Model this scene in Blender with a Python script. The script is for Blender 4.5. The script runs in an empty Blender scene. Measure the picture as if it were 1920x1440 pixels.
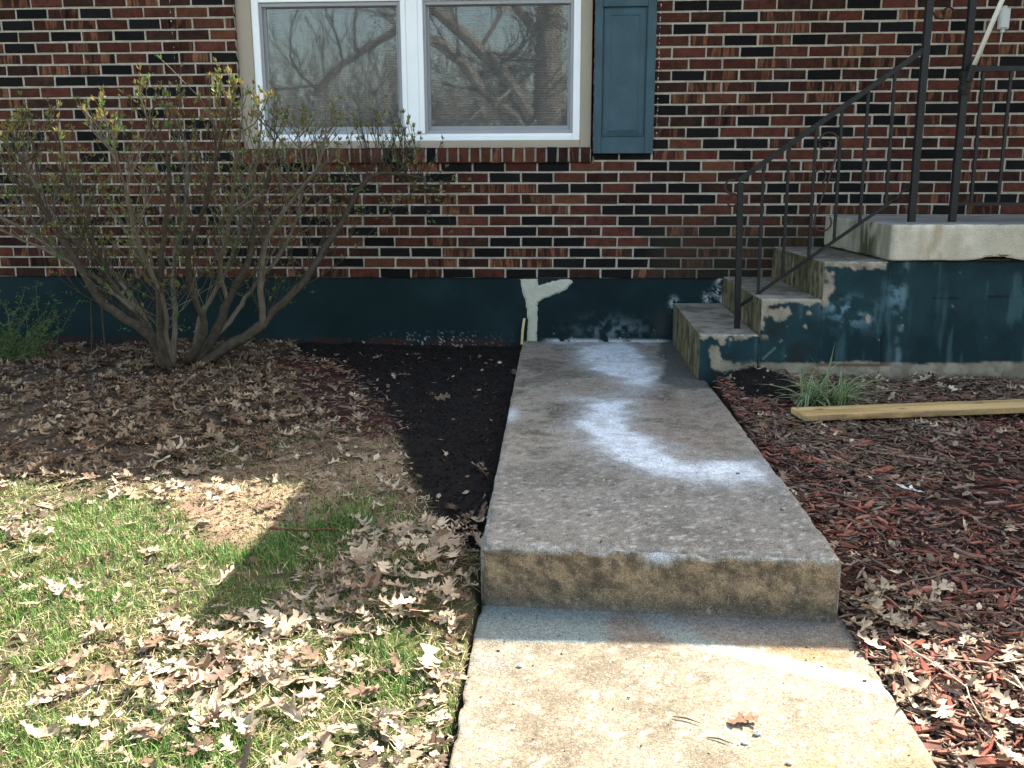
import bpy, math, random
import numpy as np
from mathutils import Vector, Matrix, Euler

random.seed(7)
RNG = np.random.default_rng(7)
sc = bpy.context.scene
COL = sc.collection
R = math.radians

# ------------------------------------------------------------------ camera
F_PX, PITCH, YAW, ROLL = 1690.0, 0.2193, 0.0559, -0.0026
CAM = Vector((0.7728, -5.799, 0.6003))
fw = Vector((-math.sin(YAW) * math.cos(PITCH), math.cos(YAW) * math.cos(PITCH), -math.sin(PITCH)))
rt = Vector((math.cos(YAW), math.sin(YAW), 0)); up = rt.cross(fw)
r2 = rt * math.cos(ROLL) + up * math.sin(ROLL); u2 = -rt * math.sin(ROLL) + up * math.cos(ROLL)
cd = bpy.data.cameras.new('camera'); cam = bpy.data.objects.new('camera', cd); COL.objects.link(cam)
M = Matrix((r2, u2, -fw)).transposed().to_4x4(); M.translation = CAM
cam.matrix_world = M
cd.sensor_width = 36; cd.lens = F_PX / 1920 * 36; cd.clip_start = 0.05; cd.clip_end = 600
sc.camera = cam

# ------------------------------------------------------------------ light
SUN = Vector((1.227, 1.0, 1.64)).normalized()
w = bpy.data.worlds.new('World'); sc.world = w; w.use_nodes = True
nt = w.node_tree; bg = nt.nodes['Background']
sky = nt.nodes.new('ShaderNodeTexSky'); sky.sky_type = 'NISHITA'; sky.sun_disc = False
sky.sun_elevation = math.asin(SUN.z); sky.sun_rotation = math.atan2(SUN.x, SUN.y)
sky.air_density = 1.0; sky.dust_density = 2.2; sky.ozone_density = 1.0
tn = nt.nodes.new('ShaderNodeMix'); tn.data_type = 'RGBA'; tn.blend_type = 'MULTIPLY'; tn.inputs[0].default_value = 1   # warm tint multiplied into the sky colour in place of white balance
tn.inputs[7].default_value = (1.10, 1.0, .80, 1); nt.links.new(sky.outputs[0], tn.inputs[6]); nt.links.new(tn.outputs[2], bg.inputs[0]); bg.inputs[1].default_value = 0.15
sl = bpy.data.lights.new('sun', 'SUN'); sl.energy = 5.0; sl.angle = R(0.3); sl.color = (1.0, 0.93, 0.82)
so = bpy.data.objects.new('sun', sl); COL.objects.link(so)
so.rotation_euler = SUN.to_track_quat('Z', 'Y').to_euler(); so.location = (8, 8, 12)
sc.view_settings.view_transform = 'Standard'; sc.view_settings.look = 'None'
sc.view_settings.exposure = 2.3; sc.view_settings.gamma = 1; sc.view_settings.use_curve_mapping = False

# ------------------------------------------------------------------ numeric helpers
_T = np.random.default_rng(3).random((48, 48, 48))
def vnoise(p):
    p = np.asarray(p, float); i = np.floor(p).astype(int); f = p - i; f = f * f * (3 - 2 * f); i = i % 48; j = (i + 1) % 48
    x0, y0, z0 = i.T; x1, y1, z1 = j.T; fx, fy, fz = f.T
    a = _T[x0, y0, z0] * (1 - fx) + _T[x1, y0, z0] * fx; b = _T[x0, y1, z0] * (1 - fx) + _T[x1, y1, z0] * fx
    c = _T[x0, y0, z1] * (1 - fx) + _T[x1, y0, z1] * fx; d = _T[x0, y1, z1] * (1 - fx) + _T[x1, y1, z1] * fx
    return (a * (1 - fy) + b * fy) * (1 - fz) + (c * (1 - fy) + d * fy) * fz
def fbm(p, s, o=4, off=0.0):
    p = np.asarray(p, float) * s + off; v = 0; a = .5; t = 0
    for k in range(o):
        v = v + a * vnoise(p + k * 11.3); t += a; a *= .55; p = p * 2.07
    return v / t
def ss(x, a, b):
    t = np.clip((x - a) / (b - a), 0, 1); return t * t * (3 - 2 * t)
def sdf(x, y, poly):
    P = np.array(poly, float); n = len(P); d = np.full(x.shape, 1e9); inside = np.zeros(x.shape, bool)
    for k in range(n):
        ax, ay = P[k]; bx, by = P[(k + 1) % n]; ex, ey = bx - ax, by - ay
        t = np.clip(((x - ax) * ex + (y - ay) * ey) / (ex * ex + ey * ey + 1e-12), 0, 1)
        d = np.minimum(d, np.hypot(x - ax - t * ex, y - ay - t * ey))
        c = ((ay > y) != (by > y)) & (x < (bx - ax) * (y - ay) / (by - ay + 1e-12) + ax)
        inside ^= c
    return np.where(inside, -d, d)
def mixc(a, b, t):
    a = np.asarray(a, float); b = np.asarray(b, float); t = np.asarray(t)[..., None]
    return a * (1 - t) + b * t

def tag(o, label=None, cat=None, group=None, kind=None):
    if label: o['label'] = label
    if cat: o['category'] = cat
    if group: o['group'] = group
    if kind: o['kind'] = kind
    return o
def empty(name, loc=(0, 0, 0), parent=None):
    o = bpy.data.objects.new(name, None); COL.objects.link(o); o.location = loc; o.empty_display_size = .1
    if parent: o.parent = parent
    return o
def mesh_np(name, V, Fc, mat, parent=None, col=None, smooth=False, mats=None, midx=None):
    """V (n,3); Fc list of faces or (m,3)/(m,4) array"""
    me = bpy.data.meshes.new(name)
    V = np.asarray(V, np.float32)
    if isinstance(Fc, np.ndarray):
        m, k = Fc.shape
        me.vertices.add(len(V)); me.vertices.foreach_set('co', V.ravel())
        me.loops.add(m * k); me.loops.foreach_set('vertex_index', Fc.astype(np.int32).ravel())
        me.polygons.add(m); me.polygons.foreach_set('loop_start', np.arange(0, m * k, k, dtype=np.int32))
        me.update(calc_edges=True)
    else:
        me.from_pydata([tuple(map(float, v)) for v in V], [], [tuple(f) for f in Fc]); me.update()
    if col is not None:
        a = me.color_attributes.new('Col', 'FLOAT_COLOR', 'POINT')
        c = np.ones((len(V), 4), np.float32); c[:, :3] = col; a.data.foreach_set('color', c.ravel())
    for mm in (mats or ([mat] if mat else [])): me.materials.append(mm)
    if midx is not None: me.polygons.foreach_set('material_index', np.asarray(midx, np.int32))
    if smooth: me.polygons.foreach_set('use_smooth', np.ones(len(me.polygons), bool))
    o = bpy.data.objects.new(name, me); COL.objects.link(o)
    if parent: o.parent = parent
    return o
def copy_tree(o, parent=None):
    c = o.copy(); COL.objects.link(c); c.parent = parent
    for ch in list(o.children): copy_tree(ch, c)
    return c

class MB:
    def __init__(s): s.v = []; s.f = []
    def add(s, V, Fc):
        n = len(s.v); s.v += [tuple(v) for v in V]; s.f += [tuple(i + n for i in f) for f in Fc]
    def box(s, x0, x1, y0, y1, z0, z1, b=0.0):
        if b <= 0:
            V = [(x, y, z) for x in (x0, x1) for y in (y0, y1) for z in (z0, z1)]
            s.add(V, [(0, 1, 3, 2), (4, 6, 7, 5), (0, 4, 5, 1), (2, 3, 7, 6), (0, 2, 6, 4), (1, 5, 7, 3)]); return
        cx, cy, cz = (x0 + x1) / 2, (y0 + y1) / 2, (z0 + z1) / 2; hx, hy, hz = abs(x1 - x0) / 2, abs(y1 - y0) / 2, abs(z1 - z0) / 2
        V = []; idx = {}
        for sx in (-1, 1):
            for sy in (-1, 1):
                for sz in (-1, 1):
                    for ax in range(3):
                        d = [hx - b, hy - b, hz - b]; d[ax] += b
                        idx[(sx, sy, sz, ax)] = len(V); V.append((cx + sx * d[0], cy + sy * d[1], cz + sz * d[2]))
        Fc = []
        for ax in range(3):
            o1, o2 = [(1, 2), (2, 0), (0, 1)][ax]
            for sg in (-1, 1):
                q = []
                for a, bb in ((-1, -1), (1, -1), (1, 1), (-1, 1)):
                    k = [0, 0, 0]; k[ax] = sg; k[o1] = a; k[o2] = bb; q.append(idx[(k[0], k[1], k[2], ax)])
                Fc.append(tuple(q if sg > 0 else q[::-1]))
        for ax in range(3):   # edges along ax
            o1, o2 = [(1, 2), (2, 0), (0, 1)][ax]
            for a in (-1, 1):
                for bb in (-1, 1):
                    k0 = [0, 0, 0]; k0[ax] = -1; k0[o1] = a; k0[o2] = bb; k1 = list(k0); k1[ax] = 1
                    q = (idx[(*k0, o1)], idx[(*k1, o1)], idx[(*k1, o2)], idx[(*k0, o2)])
                    Fc.append(q if a * bb < 0 else q[::-1])
        for sx in (-1, 1):
            for sy in (-1, 1):
                for sz in (-1, 1):
                    q = [idx[(sx, sy, sz, i)] for i in range(3)]; Fc.append(tuple(q if sx * sy * sz > 0 else q[::-1]))
        s.add(V, Fc)
    def tube(s, pts, rad, n=6, cap=True, square=False):
        pts = [Vector(p) for p in pts]; rad = [rad] * len(pts) if not hasattr(rad, '__len__') else rad
        ref = Vector((0.0, 0, 1)) if abs((pts[-1] - pts[0]).normalized().z) < .8 else Vector((0, 1.0, 0))
        base = len(s.v)
        for i, p in enumerate(pts):
            t = (pts[min(i + 1, len(pts) - 1)] - pts[max(i - 1, 0)]).normalized()
            a = t.cross(ref); a = a.normalized() if a.length > 1e-5 else Vector((1, 0, 0)); b = t.cross(a)
            for k in range(n):
                an = 2 * math.pi * (k + (.5 if square else 0)) / n
                rr = rad[i] * (1.414 if square else 1)
                q = p + a * (math.cos(an) * rr) + b * (math.sin(an) * rr); s.v.append((q.x, q.y, q.z))
        for i in range(len(pts) - 1):
            for k in range(n):
                a0 = base + i * n + k; a1 = base + i * n + (k + 1) % n; s.f.append((a0, a0 + n, a1 + n, a1))
        if cap:
            s.f.append(tuple(base + k for k in range(n))); s.f.append(tuple(base + (len(pts) - 1) * n + k for k in reversed(range(n))))
    def bar(s, p, q, h):   # square bar, half width h
        s.tube([p, q], h, 4, True, True)
    def build(s, name, mat, parent=None, smooth=False):
        return mesh_np(name, s.v, s.f, mat, parent, smooth=smooth)
def batch(bV, bF, Ms, Ls, cols=None):
    bV = np.asarray(bV, float); bF = np.asarray(bF, int); n = len(Ms)
    V = np.einsum('nij,kj->nki', Ms, bV) + Ls[:, None, :]
    Fc = (bF[None] + (np.arange(n) * len(bV))[:, None, None]).reshape(-1, bF.shape[1])
    C = None if cols is None else np.repeat(cols[:, None, :], len(bV), 1).reshape(-1, 3)
    return V.reshape(-1, 3), Fc, C
def rotm(yaw, pitch, roll, scale):
    cy, sy, cp, sp, cr, sr = np.cos(yaw), np.sin(yaw), np.cos(pitch), np.sin(pitch), np.cos(roll), np.sin(roll); z = 0 * cy; o = z + 1
    Rz = np.stack([cy, -sy, z, sy, cy, z, z, z, o], -1).reshape(-1, 3, 3); Rx = np.stack([o, z, z, z, cp, -sp, z, sp, cp], -1).reshape(-1, 3, 3)
    Ry = np.stack([cr, z, sr, z, o, z, -sr, z, cr], -1).reshape(-1, 3, 3)
    return Rz @ Rx @ Ry * np.asarray(scale).reshape(-1, 1, 1)

# ------------------------------------------------------------------ materials
def _math(nt, op, a, b=None):
    n = nt.nodes.new('ShaderNodeMath'); n.operation = op
    for i, v in enumerate((a, b)):
        if v is None: continue
        if isinstance(v, (int, float)): n.inputs[i].default_value = v
        else: nt.links.new(v, n.inputs[i])
    return n.outputs[0]
def _noise(nt, vec, scale, detail=4, rough=.55):
    n = nt.nodes.new('ShaderNodeTexNoise'); n.inputs['Scale'].default_value = scale; n.inputs['Detail'].default_value = detail
    n.inputs['Roughness'].default_value = rough
    if vec: nt.links.new(vec, n.inputs['Vector'])
    return n.outputs['Fac']
def _ramp(nt, f, stops):
    n = nt.nodes.new('ShaderNodeValToRGB'); e = n.color_ramp.elements
    while len(e) < len(stops): e.new(.5)
    for k, (p, c) in enumerate(stops):
        e[k].position = p; e[k].color = (c if hasattr(c, '__len__') else (c, c, c)) + ((1,) if hasattr(c, '__len__') else ()) if hasattr(c, '__len__') else (c, c, c, 1)
    nt.links.new(f, n.inputs[0]); return n.outputs[0]
def _mul(nt, a, b, mode='MULTIPLY', fac=1.0):
    n = nt.nodes.new('ShaderNodeMix'); n.data_type = 'RGBA'; n.blend_type = mode
    if isinstance(fac, float): n.inputs[0].default_value = fac
    else: nt.links.new(fac, n.inputs[0])
    for i, v in ((6, a), (7, b)):
        if isinstance(v, tuple): n.inputs[i].default_value = (*v, 1)
        else: nt.links.new(v, n.inputs[i])
    return n.outputs[2]
def new_mat(name):
    m = bpy.data.materials.new(name); m.use_nodes = True; nt = m.node_tree
    b = nt.nodes['Principled BSDF']
    g = nt.nodes.new('ShaderNodeNewGeometry').outputs['Position']
    return m, nt, b, g
def pm(name, col=None, var=.25, scale=8, rough=.8, bump=.3, bscale=60, spec=.3, metal=0, speck=None, rand=0.0, bdist=.01, fine=0.0, fscale=250, stretch=None, sub=0):
    """col None -> vertex colour 'Col'"""
    m, nt, b, g = new_mat(name)
    if stretch:
        mp = nt.nodes.new('ShaderNodeMapping'); mp.inputs['Scale'].default_value = stretch; nt.links.new(g, mp.inputs[0]); g2 = mp.outputs[0]
    else: g2 = g
    if col is None:
        at = nt.nodes.new('ShaderNodeAttribute'); at.attribute_name = 'Col'; base = at.outputs['Color']
    else:
        rg = nt.nodes.new('ShaderNodeRGB'); rg.outputs[0].default_value = (*col, 1); base = rg.outputs[0]
    n1 = _noise(nt, g2, scale, 5)
    base = _mul(nt, base, _ramp(nt, n1, [(.25, 1 - var), (.75, 1 + var)]))
    if fine > 0:
        n2 = _noise(nt, g, fscale, 3, .7); base = _mul(nt, base, _ramp(nt, n2, [(.40, 1 - fine), (.60, 1 + fine)]))
    if speck:   # (scale, threshold, colour, amount)
        for (s_, th, c_, am) in speck:
            v = nt.nodes.new('ShaderNodeTexVoronoi'); v.inputs['Scale'].default_value = s_; nt.links.new(g, v.inputs['Vector'])
            pick = nt.nodes.new('ShaderNodeSeparateColor'); nt.links.new(v.outputs['Color'], pick.inputs[0])
            k = _math(nt, 'MULTIPLY', _math(nt, 'LESS_THAN', v.outputs['Distance'], th), _math(nt, 'LESS_THAN', pick.outputs[0], am))
            base = _mul(nt, base, c_, 'MIX', _math(nt, 'MULTIPLY', k, .75))
    if rand > 0:
        oi = nt.nodes.new('ShaderNodeObjectInfo')
        base = _mul(nt, base, _ramp(nt, oi.outputs['Random'], [(0, 1 - rand), (1, 1 + rand)]))
    nt.links.new(base, b.inputs['Base Color'])
    b.inputs['Roughness'].default_value = rough; b.inputs['Metallic'].default_value = metal; b.inputs['Specular IOR Level'].default_value = spec
    if bump > 0:
        bn = nt.nodes.new('ShaderNodeBump'); bn.inputs['Strength'].default_value = bump; bn.inputs['Distance'].default_value = bdist
        nt.links.new(_noise(nt, g2, bscale, 5, .65), bn.inputs['Height']); nt.links.new(bn.outputs[0], b.inputs['Normal'])
    return m
def leafmat(name, rand_cols=None, trans=.25, rough=.65):
    """thin leaf: diffuse+translucent; colours from vertex 'Col' or Object Info random ramp"""
    m, nt, b, g = new_mat(name)
    if rand_cols:
        oi = nt.nodes.new('ShaderNodeObjectInfo'); n = nt.nodes.new('ShaderNodeValToRGB'); e = n.color_ramp.elements
        while len(e) < len(rand_cols): e.new(.5)
        for k, c in enumerate(rand_cols): e[k].position = k / (len(rand_cols) - 1); e[k].color = (*c, 1)
        nt.links.new(oi.outputs['Random'], n.inputs[0]); base = n.outputs[0]
    else:
        at = nt.nodes.new('ShaderNodeAttribute'); at.attribute_name = 'Col'; base = at.outputs['Color']
    base = _mul(nt, base, _ramp(nt, _noise(nt, g, 70, 4), [(.3, .72), (.7, 1.2)]))
    nt.links.new(base, b.inputs['Base Color']); b.inputs['Roughness'].default_value = rough; b.inputs['Specular IOR Level'].default_value = .25 if trans else .06
    if trans:
        tr = nt.nodes.new('ShaderNodeBsdfTranslucent'); nt.links.new(base, tr.inputs[0]); mx = nt.nodes.new('ShaderNodeMixShader')
        mx.inputs[0].default_value = trans; nt.links.new(b.outputs[0], mx.inputs[1]); nt.links.new(tr.outputs[0], mx.inputs[2])
        nt.links.new(mx.outputs[0], nt.nodes['Material Output'].inputs[0])
    return m
def wallmarks(nt, base, g):
    """old grime beside the steps and thin runs of white paint drops on the wall"""
    sx = nt.nodes.new('ShaderNodeSeparateXYZ'); nt.links.new(g, sx.inputs[0]); X, Z = sx.outputs[0], sx.outputs[2]
    def rng(v, a, b, n=''):
        m = nt.nodes.new('ShaderNodeMapRange'); m.interpolation_type = 'SMOOTHSTEP'; nt.links.new(v, m.inputs[0]); m.inputs[1].default_value = a; m.inputs[2].default_value = b; return m.outputs[0]
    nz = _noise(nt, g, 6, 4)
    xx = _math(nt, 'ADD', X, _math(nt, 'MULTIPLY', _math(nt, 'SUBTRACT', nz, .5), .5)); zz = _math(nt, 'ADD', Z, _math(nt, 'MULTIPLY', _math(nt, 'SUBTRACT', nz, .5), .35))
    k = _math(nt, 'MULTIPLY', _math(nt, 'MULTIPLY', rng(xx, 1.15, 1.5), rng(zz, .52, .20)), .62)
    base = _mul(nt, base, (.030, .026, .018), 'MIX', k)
    dn = _noise(nt, g, 75, 2, .5); drop = _math(nt, 'GREATER_THAN', dn, .56)
    for xc, z0, z1, wd in ((1.347, .86, 1.75, .0032), (-1.655, .45, 1.75, .0018)):
        a = _math(nt, 'LESS_THAN', _math(nt, 'ABSOLUTE', _math(nt, 'SUBTRACT', _math(nt, 'ADD', X, _math(nt, 'MULTIPLY', _math(nt, 'SUBTRACT', _noise(nt, g, 4, 2), .5), .012)), xc)), wd)
        b_ = _math(nt, 'MULTIPLY', _math(nt, 'GREATER_THAN', Z, z0), _math(nt, 'LESS_THAN', Z, z1)); base = _mul(nt, base, (.55, .54, .50), 'MIX', _math(nt, 'MULTIPLY', _math(nt, 'MULTIPLY', a, b_), drop))
    return base
def brickmat(name, kind):
    m, nt, b, g = new_mat(name)
    t1 = nt.nodes.new('ShaderNodeAttribute'); t1.attribute_name = 'tone'; t1.attribute_type = 'OBJECT'
    t2 = nt.nodes.new('ShaderNodeAttribute'); t2.attribute_name = 'tone'; t2.attribute_type = 'GEOMETRY'
    tone = _math(nt, 'ADD', t1.outputs['Fac'], t2.outputs['Fac'])
    # shift the pattern from brick to brick
    cb = nt.nodes.new('ShaderNodeCombineXYZ'); nt.links.new(_math(nt, 'MULTIPLY', tone, 37.0), cb.inputs[0]); nt.links.new(_math(nt, 'MULTIPLY', tone, 91.0), cb.inputs[2])
    va = nt.nodes.new('ShaderNodeVectorMath'); va.operation = 'ADD'; nt.links.new(g, va.inputs[0]); nt.links.new(cb.outputs[0], va.inputs[1]); P = va.outputs[0]
    mott = _noise(nt, P, 22, 5, .65); fine = _noise(nt, P, 220, 4, .7)
    if kind == 'black':
        base = _ramp(nt, mott, [(.3, (.009, .009, .010)), (.62, (.015, .013, .014)), (.80, (.045, .022, .017))])
    elif kind == 'red':
        base = _ramp(nt, mott, [(.28, (.045, .019, .014)), (.5, (.120, .038, .027)), (.78, (.180, .062, .042))])
    elif kind == 'brown':
        base = _ramp(nt, mott, [(.3, (.022, .012, .010)), (.55, (.058, .027, .020)), (.8, (.110, .048, .033))])
    elif kind == 'orange':
        base = _ramp(nt, mott, [(.3, (.09, .038, .022)), (.6, (.17, .062, .036)), (.85, (.22, .095, .055))])
    else:   # vertical kiln flashes
        mp = nt.nodes.new('ShaderNodeMapping'); mp.inputs['Scale'].default_value = (17, 4, 2.2); nt.links.new(P, mp.inputs[0])
        st = _noise(nt, mp.outputs[0], 1.0, 3, .5)
        base = _ramp(nt, st, [(.34, (.016, .011, .010)), (.43, (.095, .034, .024)), (.50, (.050, .022, .017)), (.555, (.27, .110, .060)), (.62, (.090, .035, .025)), (.69, (.24, .115, .070)), (.78, (.10, .04, .03))])
        base = _mul(nt, base, _ramp(nt, mott, [(.3, .7), (.7, 1.15)]))
    base = _mul(nt, base, _ramp(nt, tone, [(0, .44), (1, .80)]))
    base = _mul(nt, base, _ramp(nt, fine, [(.3, .72), (.7, 1.25)]))
    base = _mul(nt, base, _ramp(nt, _noise(nt, g, 2.3, 4), [(.3, .80), (.7, 1.10)]))
    base = wallmarks(nt, base, g)
    # lime dust and dirt film
    base = _mul(nt, base, (.30, .27, .25), 'MIX', _math(nt, 'MULTIPLY', _math(nt, 'GREATER_THAN', _noise(nt, g, 170, 3, .8), .66), .10))
    nt.links.new(base, b.inputs['Base Color']); b.inputs['Roughness'].default_value = .85; b.inputs['Specular IOR Level'].default_value = .10
    bn = nt.nodes.new('ShaderNodeBump'); bn.inputs['Strength'].default_value = .5; bn.inputs['Distance'].default_value = .003
    nt.links.new(_noise(nt, P, 130, 5, .7), bn.inputs['Height']); nt.links.new(bn.outputs[0], b.inputs['Normal'])
    return m
M_BR = {k: brickmat('brick_' + k, k) for k in ('black', 'red', 'brown', 'orange', 'flash')}
M_MORTAR = pm('mortar', (.355, .315, .265), .30, 9, .97, .9, 120, .05, fine=.28, fscale=190, bdist=.004)
_nt = M_MORTAR.node_tree; _b = _nt.nodes['Principled BSDF']; _src = _b.inputs['Base Color'].links[0].from_socket
_g = [n for n in _nt.nodes if n.bl_idname == 'ShaderNodeNewGeometry'][0].outputs['Position']; _nt.links.new(wallmarks(_nt, _src, _g), _b.inputs['Base Color'])
M_CONC = pm('concrete', None, .30, 75, .95, .9, 120, .08, fine=.34, fscale=260, bdist=.004, speck=[(190, .30, (.36, .34, .31), .11), (140, .34, (.07, .065, .06), .10)])
M_STEP = pm('step_concrete', None, .12, 12, .9, .6, 110, .15, fine=.2, fscale=240, bdist=.004)
M_PAINT = pm('painted_masonry', None, .12, 9, .8, .6, 70, .12, fine=.08, fscale=200, bdist=.004)
M_GROUND = pm('soil', None, .28, 9, .97, .9, 90, .15, fine=.3, fscale=170, bdist=.02)
M_WHITE = pm('white_vinyl', (.80, .82, .85), .03, 5, .35, 0, spec=.45)
M_SCREENF = pm('screen_frame', (.30, .30, .33), .05, 9, .45, 0)
M_TAN = pm('tan_casing', (.34, .285, .225), .06, 4, .5, .05, 40)
M_BLIND = pm('blind', (.30, .29, .28), .03, 5, .6, 0)
M_IRON = pm('black_iron', (.011, .0115, .013), .35, 20, .45, .35, 90, .25, bdist=.002, speck=[(70, .2, (.12, .05, .025), .03)])
M_RUSTY = pm('rusty_iron', (.035, .014, .011), .4, 30, .6, .4, 120, .4, bdist=.002)
M_PLANK = pm('treated_pine', (.47, .305, .13), .16, 3, .7, .3, 10, .3, stretch=(1.3, 14, 14), fine=.06, fscale=90, bdist=.004)
M_PLANKV = pm('weathered_pine', None, .14, 3, .75, .4, 10, .2, stretch=(1.3, 14, 14), fine=.10, fscale=90, bdist=.004)
M_POLE = pm('white_pole_paint', (.68, .66, .60), .06, 14, .5, .1, 60)
M_GREY = pm('grey_plastic', (.50, .51, .52), .06, 12, .5, .05, 60)
M_BARK = pm('bark', (.062, .050, .038), .4, 30, .9, .8, 130, .2, fine=.25, fscale=300, bdist=.006)
M_TWIG = pm('twig_bark', (.125, .105, .080), .3, 25, .85, .3, 200, .2)
M_TREE = pm('oak_bark', (.20, .18, .16), .3, 3, .95, .8, 14, .2, bdist=.05)
M_CHIP = leafmat('wood_chip_random', [(.05, .020, .017), (.185, .062, .046), (.25, .090, .062), (.14, .078, .060), (.31, .135, .098), (.045, .020, .018), (.24, .17, .14), (.14, .05, .035)], 0, .97)
M_CHIPV = leafmat('wood_chip_stuff', None, 0, .97)
LEAFC = [(.42, .33, .235), (.33, .255, .185), (.50, .40, .28), (.25, .175, .12), (.38, .31, .23), (.55, .45, .33), (.20, .12, .075), (.14, .095, .07)]
M_LEAF = leafmat('dry_oak_leaf_random', LEAFC, .22); M_LEAFV = leafmat('dry_leaf_stuff', None, .22)
M_GRASS = leafmat('grass_blades', None, .35, .55)
M_GREEN = leafmat('green_leaf', None, .35, .5)
M_CEM = pm('cement_patch', (.42, .42, .35), .12, 14, .85, .8, 45, .2, fine=.08, bdist=.008)
M_ROOF = pm('roof_shingle', (.09, .085, .08), .25, 6, .95, .5, 60)
M_TRIM = pm('white_trim', (.6, .6, .58), .05, 5, .5, 0)
M_GRASSGND = None
def glass():
    m, nt, b, g = new_mat('window_glass'); nt.nodes.remove(b)
    tr = nt.nodes.new('ShaderNodeBsdfTransparent'); tr.inputs[0].default_value = (.80, .83, .82, 1)
    gl = nt.nodes.new('ShaderNodeBsdfGlossy'); gl.inputs['Roughness'].default_value = .022; gl.inputs[0].default_value = (.95, .98, 1, 1)
    bn = nt.nodes.new('ShaderNodeBump'); bn.inputs['Strength'].default_value = .02; bn.inputs['Distance'].default_value = .01
    nt.links.new(_noise(nt, g, 5, 2), bn.inputs['Height']); nt.links.new(bn.outputs[0], gl.inputs['Normal'])
    mx = nt.nodes.new('ShaderNodeMixShader'); mx.inputs[0].default_value = .175
    nt.links.new(tr.outputs[0], mx.inputs[1]); nt.links.new(gl.outputs[0], mx.inputs[2]); nt.links.new(mx.outputs[0], nt.nodes['Material Output'].inputs[0])
    return m
M_GLASS = glass()
def screenmat():
    m, nt, b, g = new_mat('insect_screen'); b.inputs['Base Color'].default_value = (.115, .115, .12, 1); b.inputs['Roughness'].default_value = .9; b.inputs['Specular IOR Level'].default_value = .1
    tr = nt.nodes.new('ShaderNodeBsdfTransparent'); mx = nt.nodes.new('ShaderNodeMixShader'); mx.inputs[0].default_value = .27
    nt.links.new(tr.outputs[0], mx.inputs[1]); nt.links.new(b.outputs[0], mx.inputs[2]); nt.links.new(mx.outputs[0], nt.nodes['Material Output'].inputs[0]); return m
M_SCREEN = screenmat()
def shutmat():
    m, nt, b, g = new_mat('shutter_paint')
    sx = nt.nodes.new('ShaderNodeSeparateXYZ'); nt.links.new(g, sx.inputs[0])
    dx = _math(nt, 'ABSOLUTE', _math(nt, 'SUBTRACT', sx.outputs[0], 1.136))
    ph = _math(nt, 'ADD', _math(nt, 'MULTIPLY', sx.outputs[2], 130.0), _math(nt, 'ADD', _math(nt, 'MULTIPLY', dx, -330.0), _math(nt, 'MULTIPLY', _noise(nt, g, 9, 3), 14.0)))
    wv = _math(nt, 'SINE', ph)
    mp = nt.nodes.new('ShaderNodeMapping'); mp.inputs['Scale'].default_value = (120, 30, 6); nt.links.new(g, mp.inputs[0])
    h = _math(nt, 'ADD', _math(nt, 'MULTIPLY', wv, .5), _noise(nt, mp.outputs[0], 1, 4))
    base = _mul(nt, (.032, .070, .092), _ramp(nt, _noise(nt, g, 7, 5), [(.3, .80), (.7, 1.25)]))
    nt.links.new(base, b.inputs['Base Color']); b.inputs['Roughness'].default_value = .5; b.inputs['Specular IOR Level'].default_value = .3
    bn = nt.nodes.new('ShaderNodeBump'); bn.inputs['Strength'].default_value = .45; bn.inputs['Distance'].default_value = .002
    nt.links.new(h, bn.inputs['Height']); nt.links.new(bn.outputs[0], b.inputs['Normal'])
    return m
M_SHUT = shutmat()

# ------------------------------------------------------------------ dense rounded blocks
def glines(a, b, res, r):
    if b - a < 4 * r: r = (b - a) / 4
    m = np.linspace(a + r, b - r, max(2, int(round((b - a - 2 * r) / res)) + 1))
    return np.concatenate([[a, a + .35 * r, a + .7 * r], m, [b - .7 * r, b - .35 * r, b]])
def block(name, x0, x1, y0, y1, z0, z1, mat, colfn, parent=None, res=.012, r=.012, amp=.0025, chip=0.0, warp=None, sides='xXyYzZ', ns=9):
    lo = np.array([x0, y0, z0]); hi = np.array([x1, y1, z1])
    L = [glines(x0, x1, res, r), glines(y0, y1, res, r), glines(z0, z1, res, r)]
    Vs, Fs, Ns, n = [], [], [], 0
    for ax in range(3):
        o1, o2 = [(1, 2), (2, 0), (0, 1)][ax]
        for sg in (-1, 1):
            ch = 'xyz'[ax] if sg < 0 else 'XYZ'[ax]
            if ch not in sides: a_, b_ = L[o1][[0, -1]], L[o2][[0, -1]]
            else: a_, b_ = L[o1], L[o2]
            A, B = np.meshgrid(a_, b_, indexing='ij'); P = np.zeros(A.shape + (3,)); P[..., o1] = A; P[..., o2] = B; P[..., ax] = hi[ax] if sg > 0 else lo[ax]
            na, nb = A.shape; I = np.arange(na * nb).reshape(na, nb) + n
            q = np.stack([I[:-1, :-1], I[1:, :-1], I[1:, 1:], I[:-1, 1:]], -1).reshape(-1, 4)
            if sg < 0: q = q[:, ::-1]
            Vs.append(P.reshape(-1, 3)); Fs.append(q); n += na * nb
            N = np.zeros((na * nb, 3)); N[:, ax] = sg; Ns.append(N)
    V = np.concatenate(Vs); Fc = np.concatenate(Fs); N0 = np.concatenate(Ns)
    rr = min(r, (hi - lo).min() / 2.01)
    inner = np.clip(V, lo + rr, hi - rr); d = V - inner; ln = np.linalg.norm(d, axis=1, keepdims=True); nn = d / np.maximum(ln, 1e-9)
    edge = (np.abs(nn).max(1) < .985).astype(float)
    V2 = inner + nn * rr
    h = (fbm(V2, ns, 4) - .5) * 2 * amp + (fbm(V2, 70, 3, 5.) - .5) * amp * .8
    if chip > 0: h = h - edge * ss(fbm(V2, 16, 4, 9.), .50, .72) * chip
    V3 = V2 + nn * h[:, None]
    col = colfn(V3, N0) if colfn else None
    if warp: V3 = warp(V3)
    return mesh_np(name, V3, Fc, mat, parent, col, smooth=True)

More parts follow.
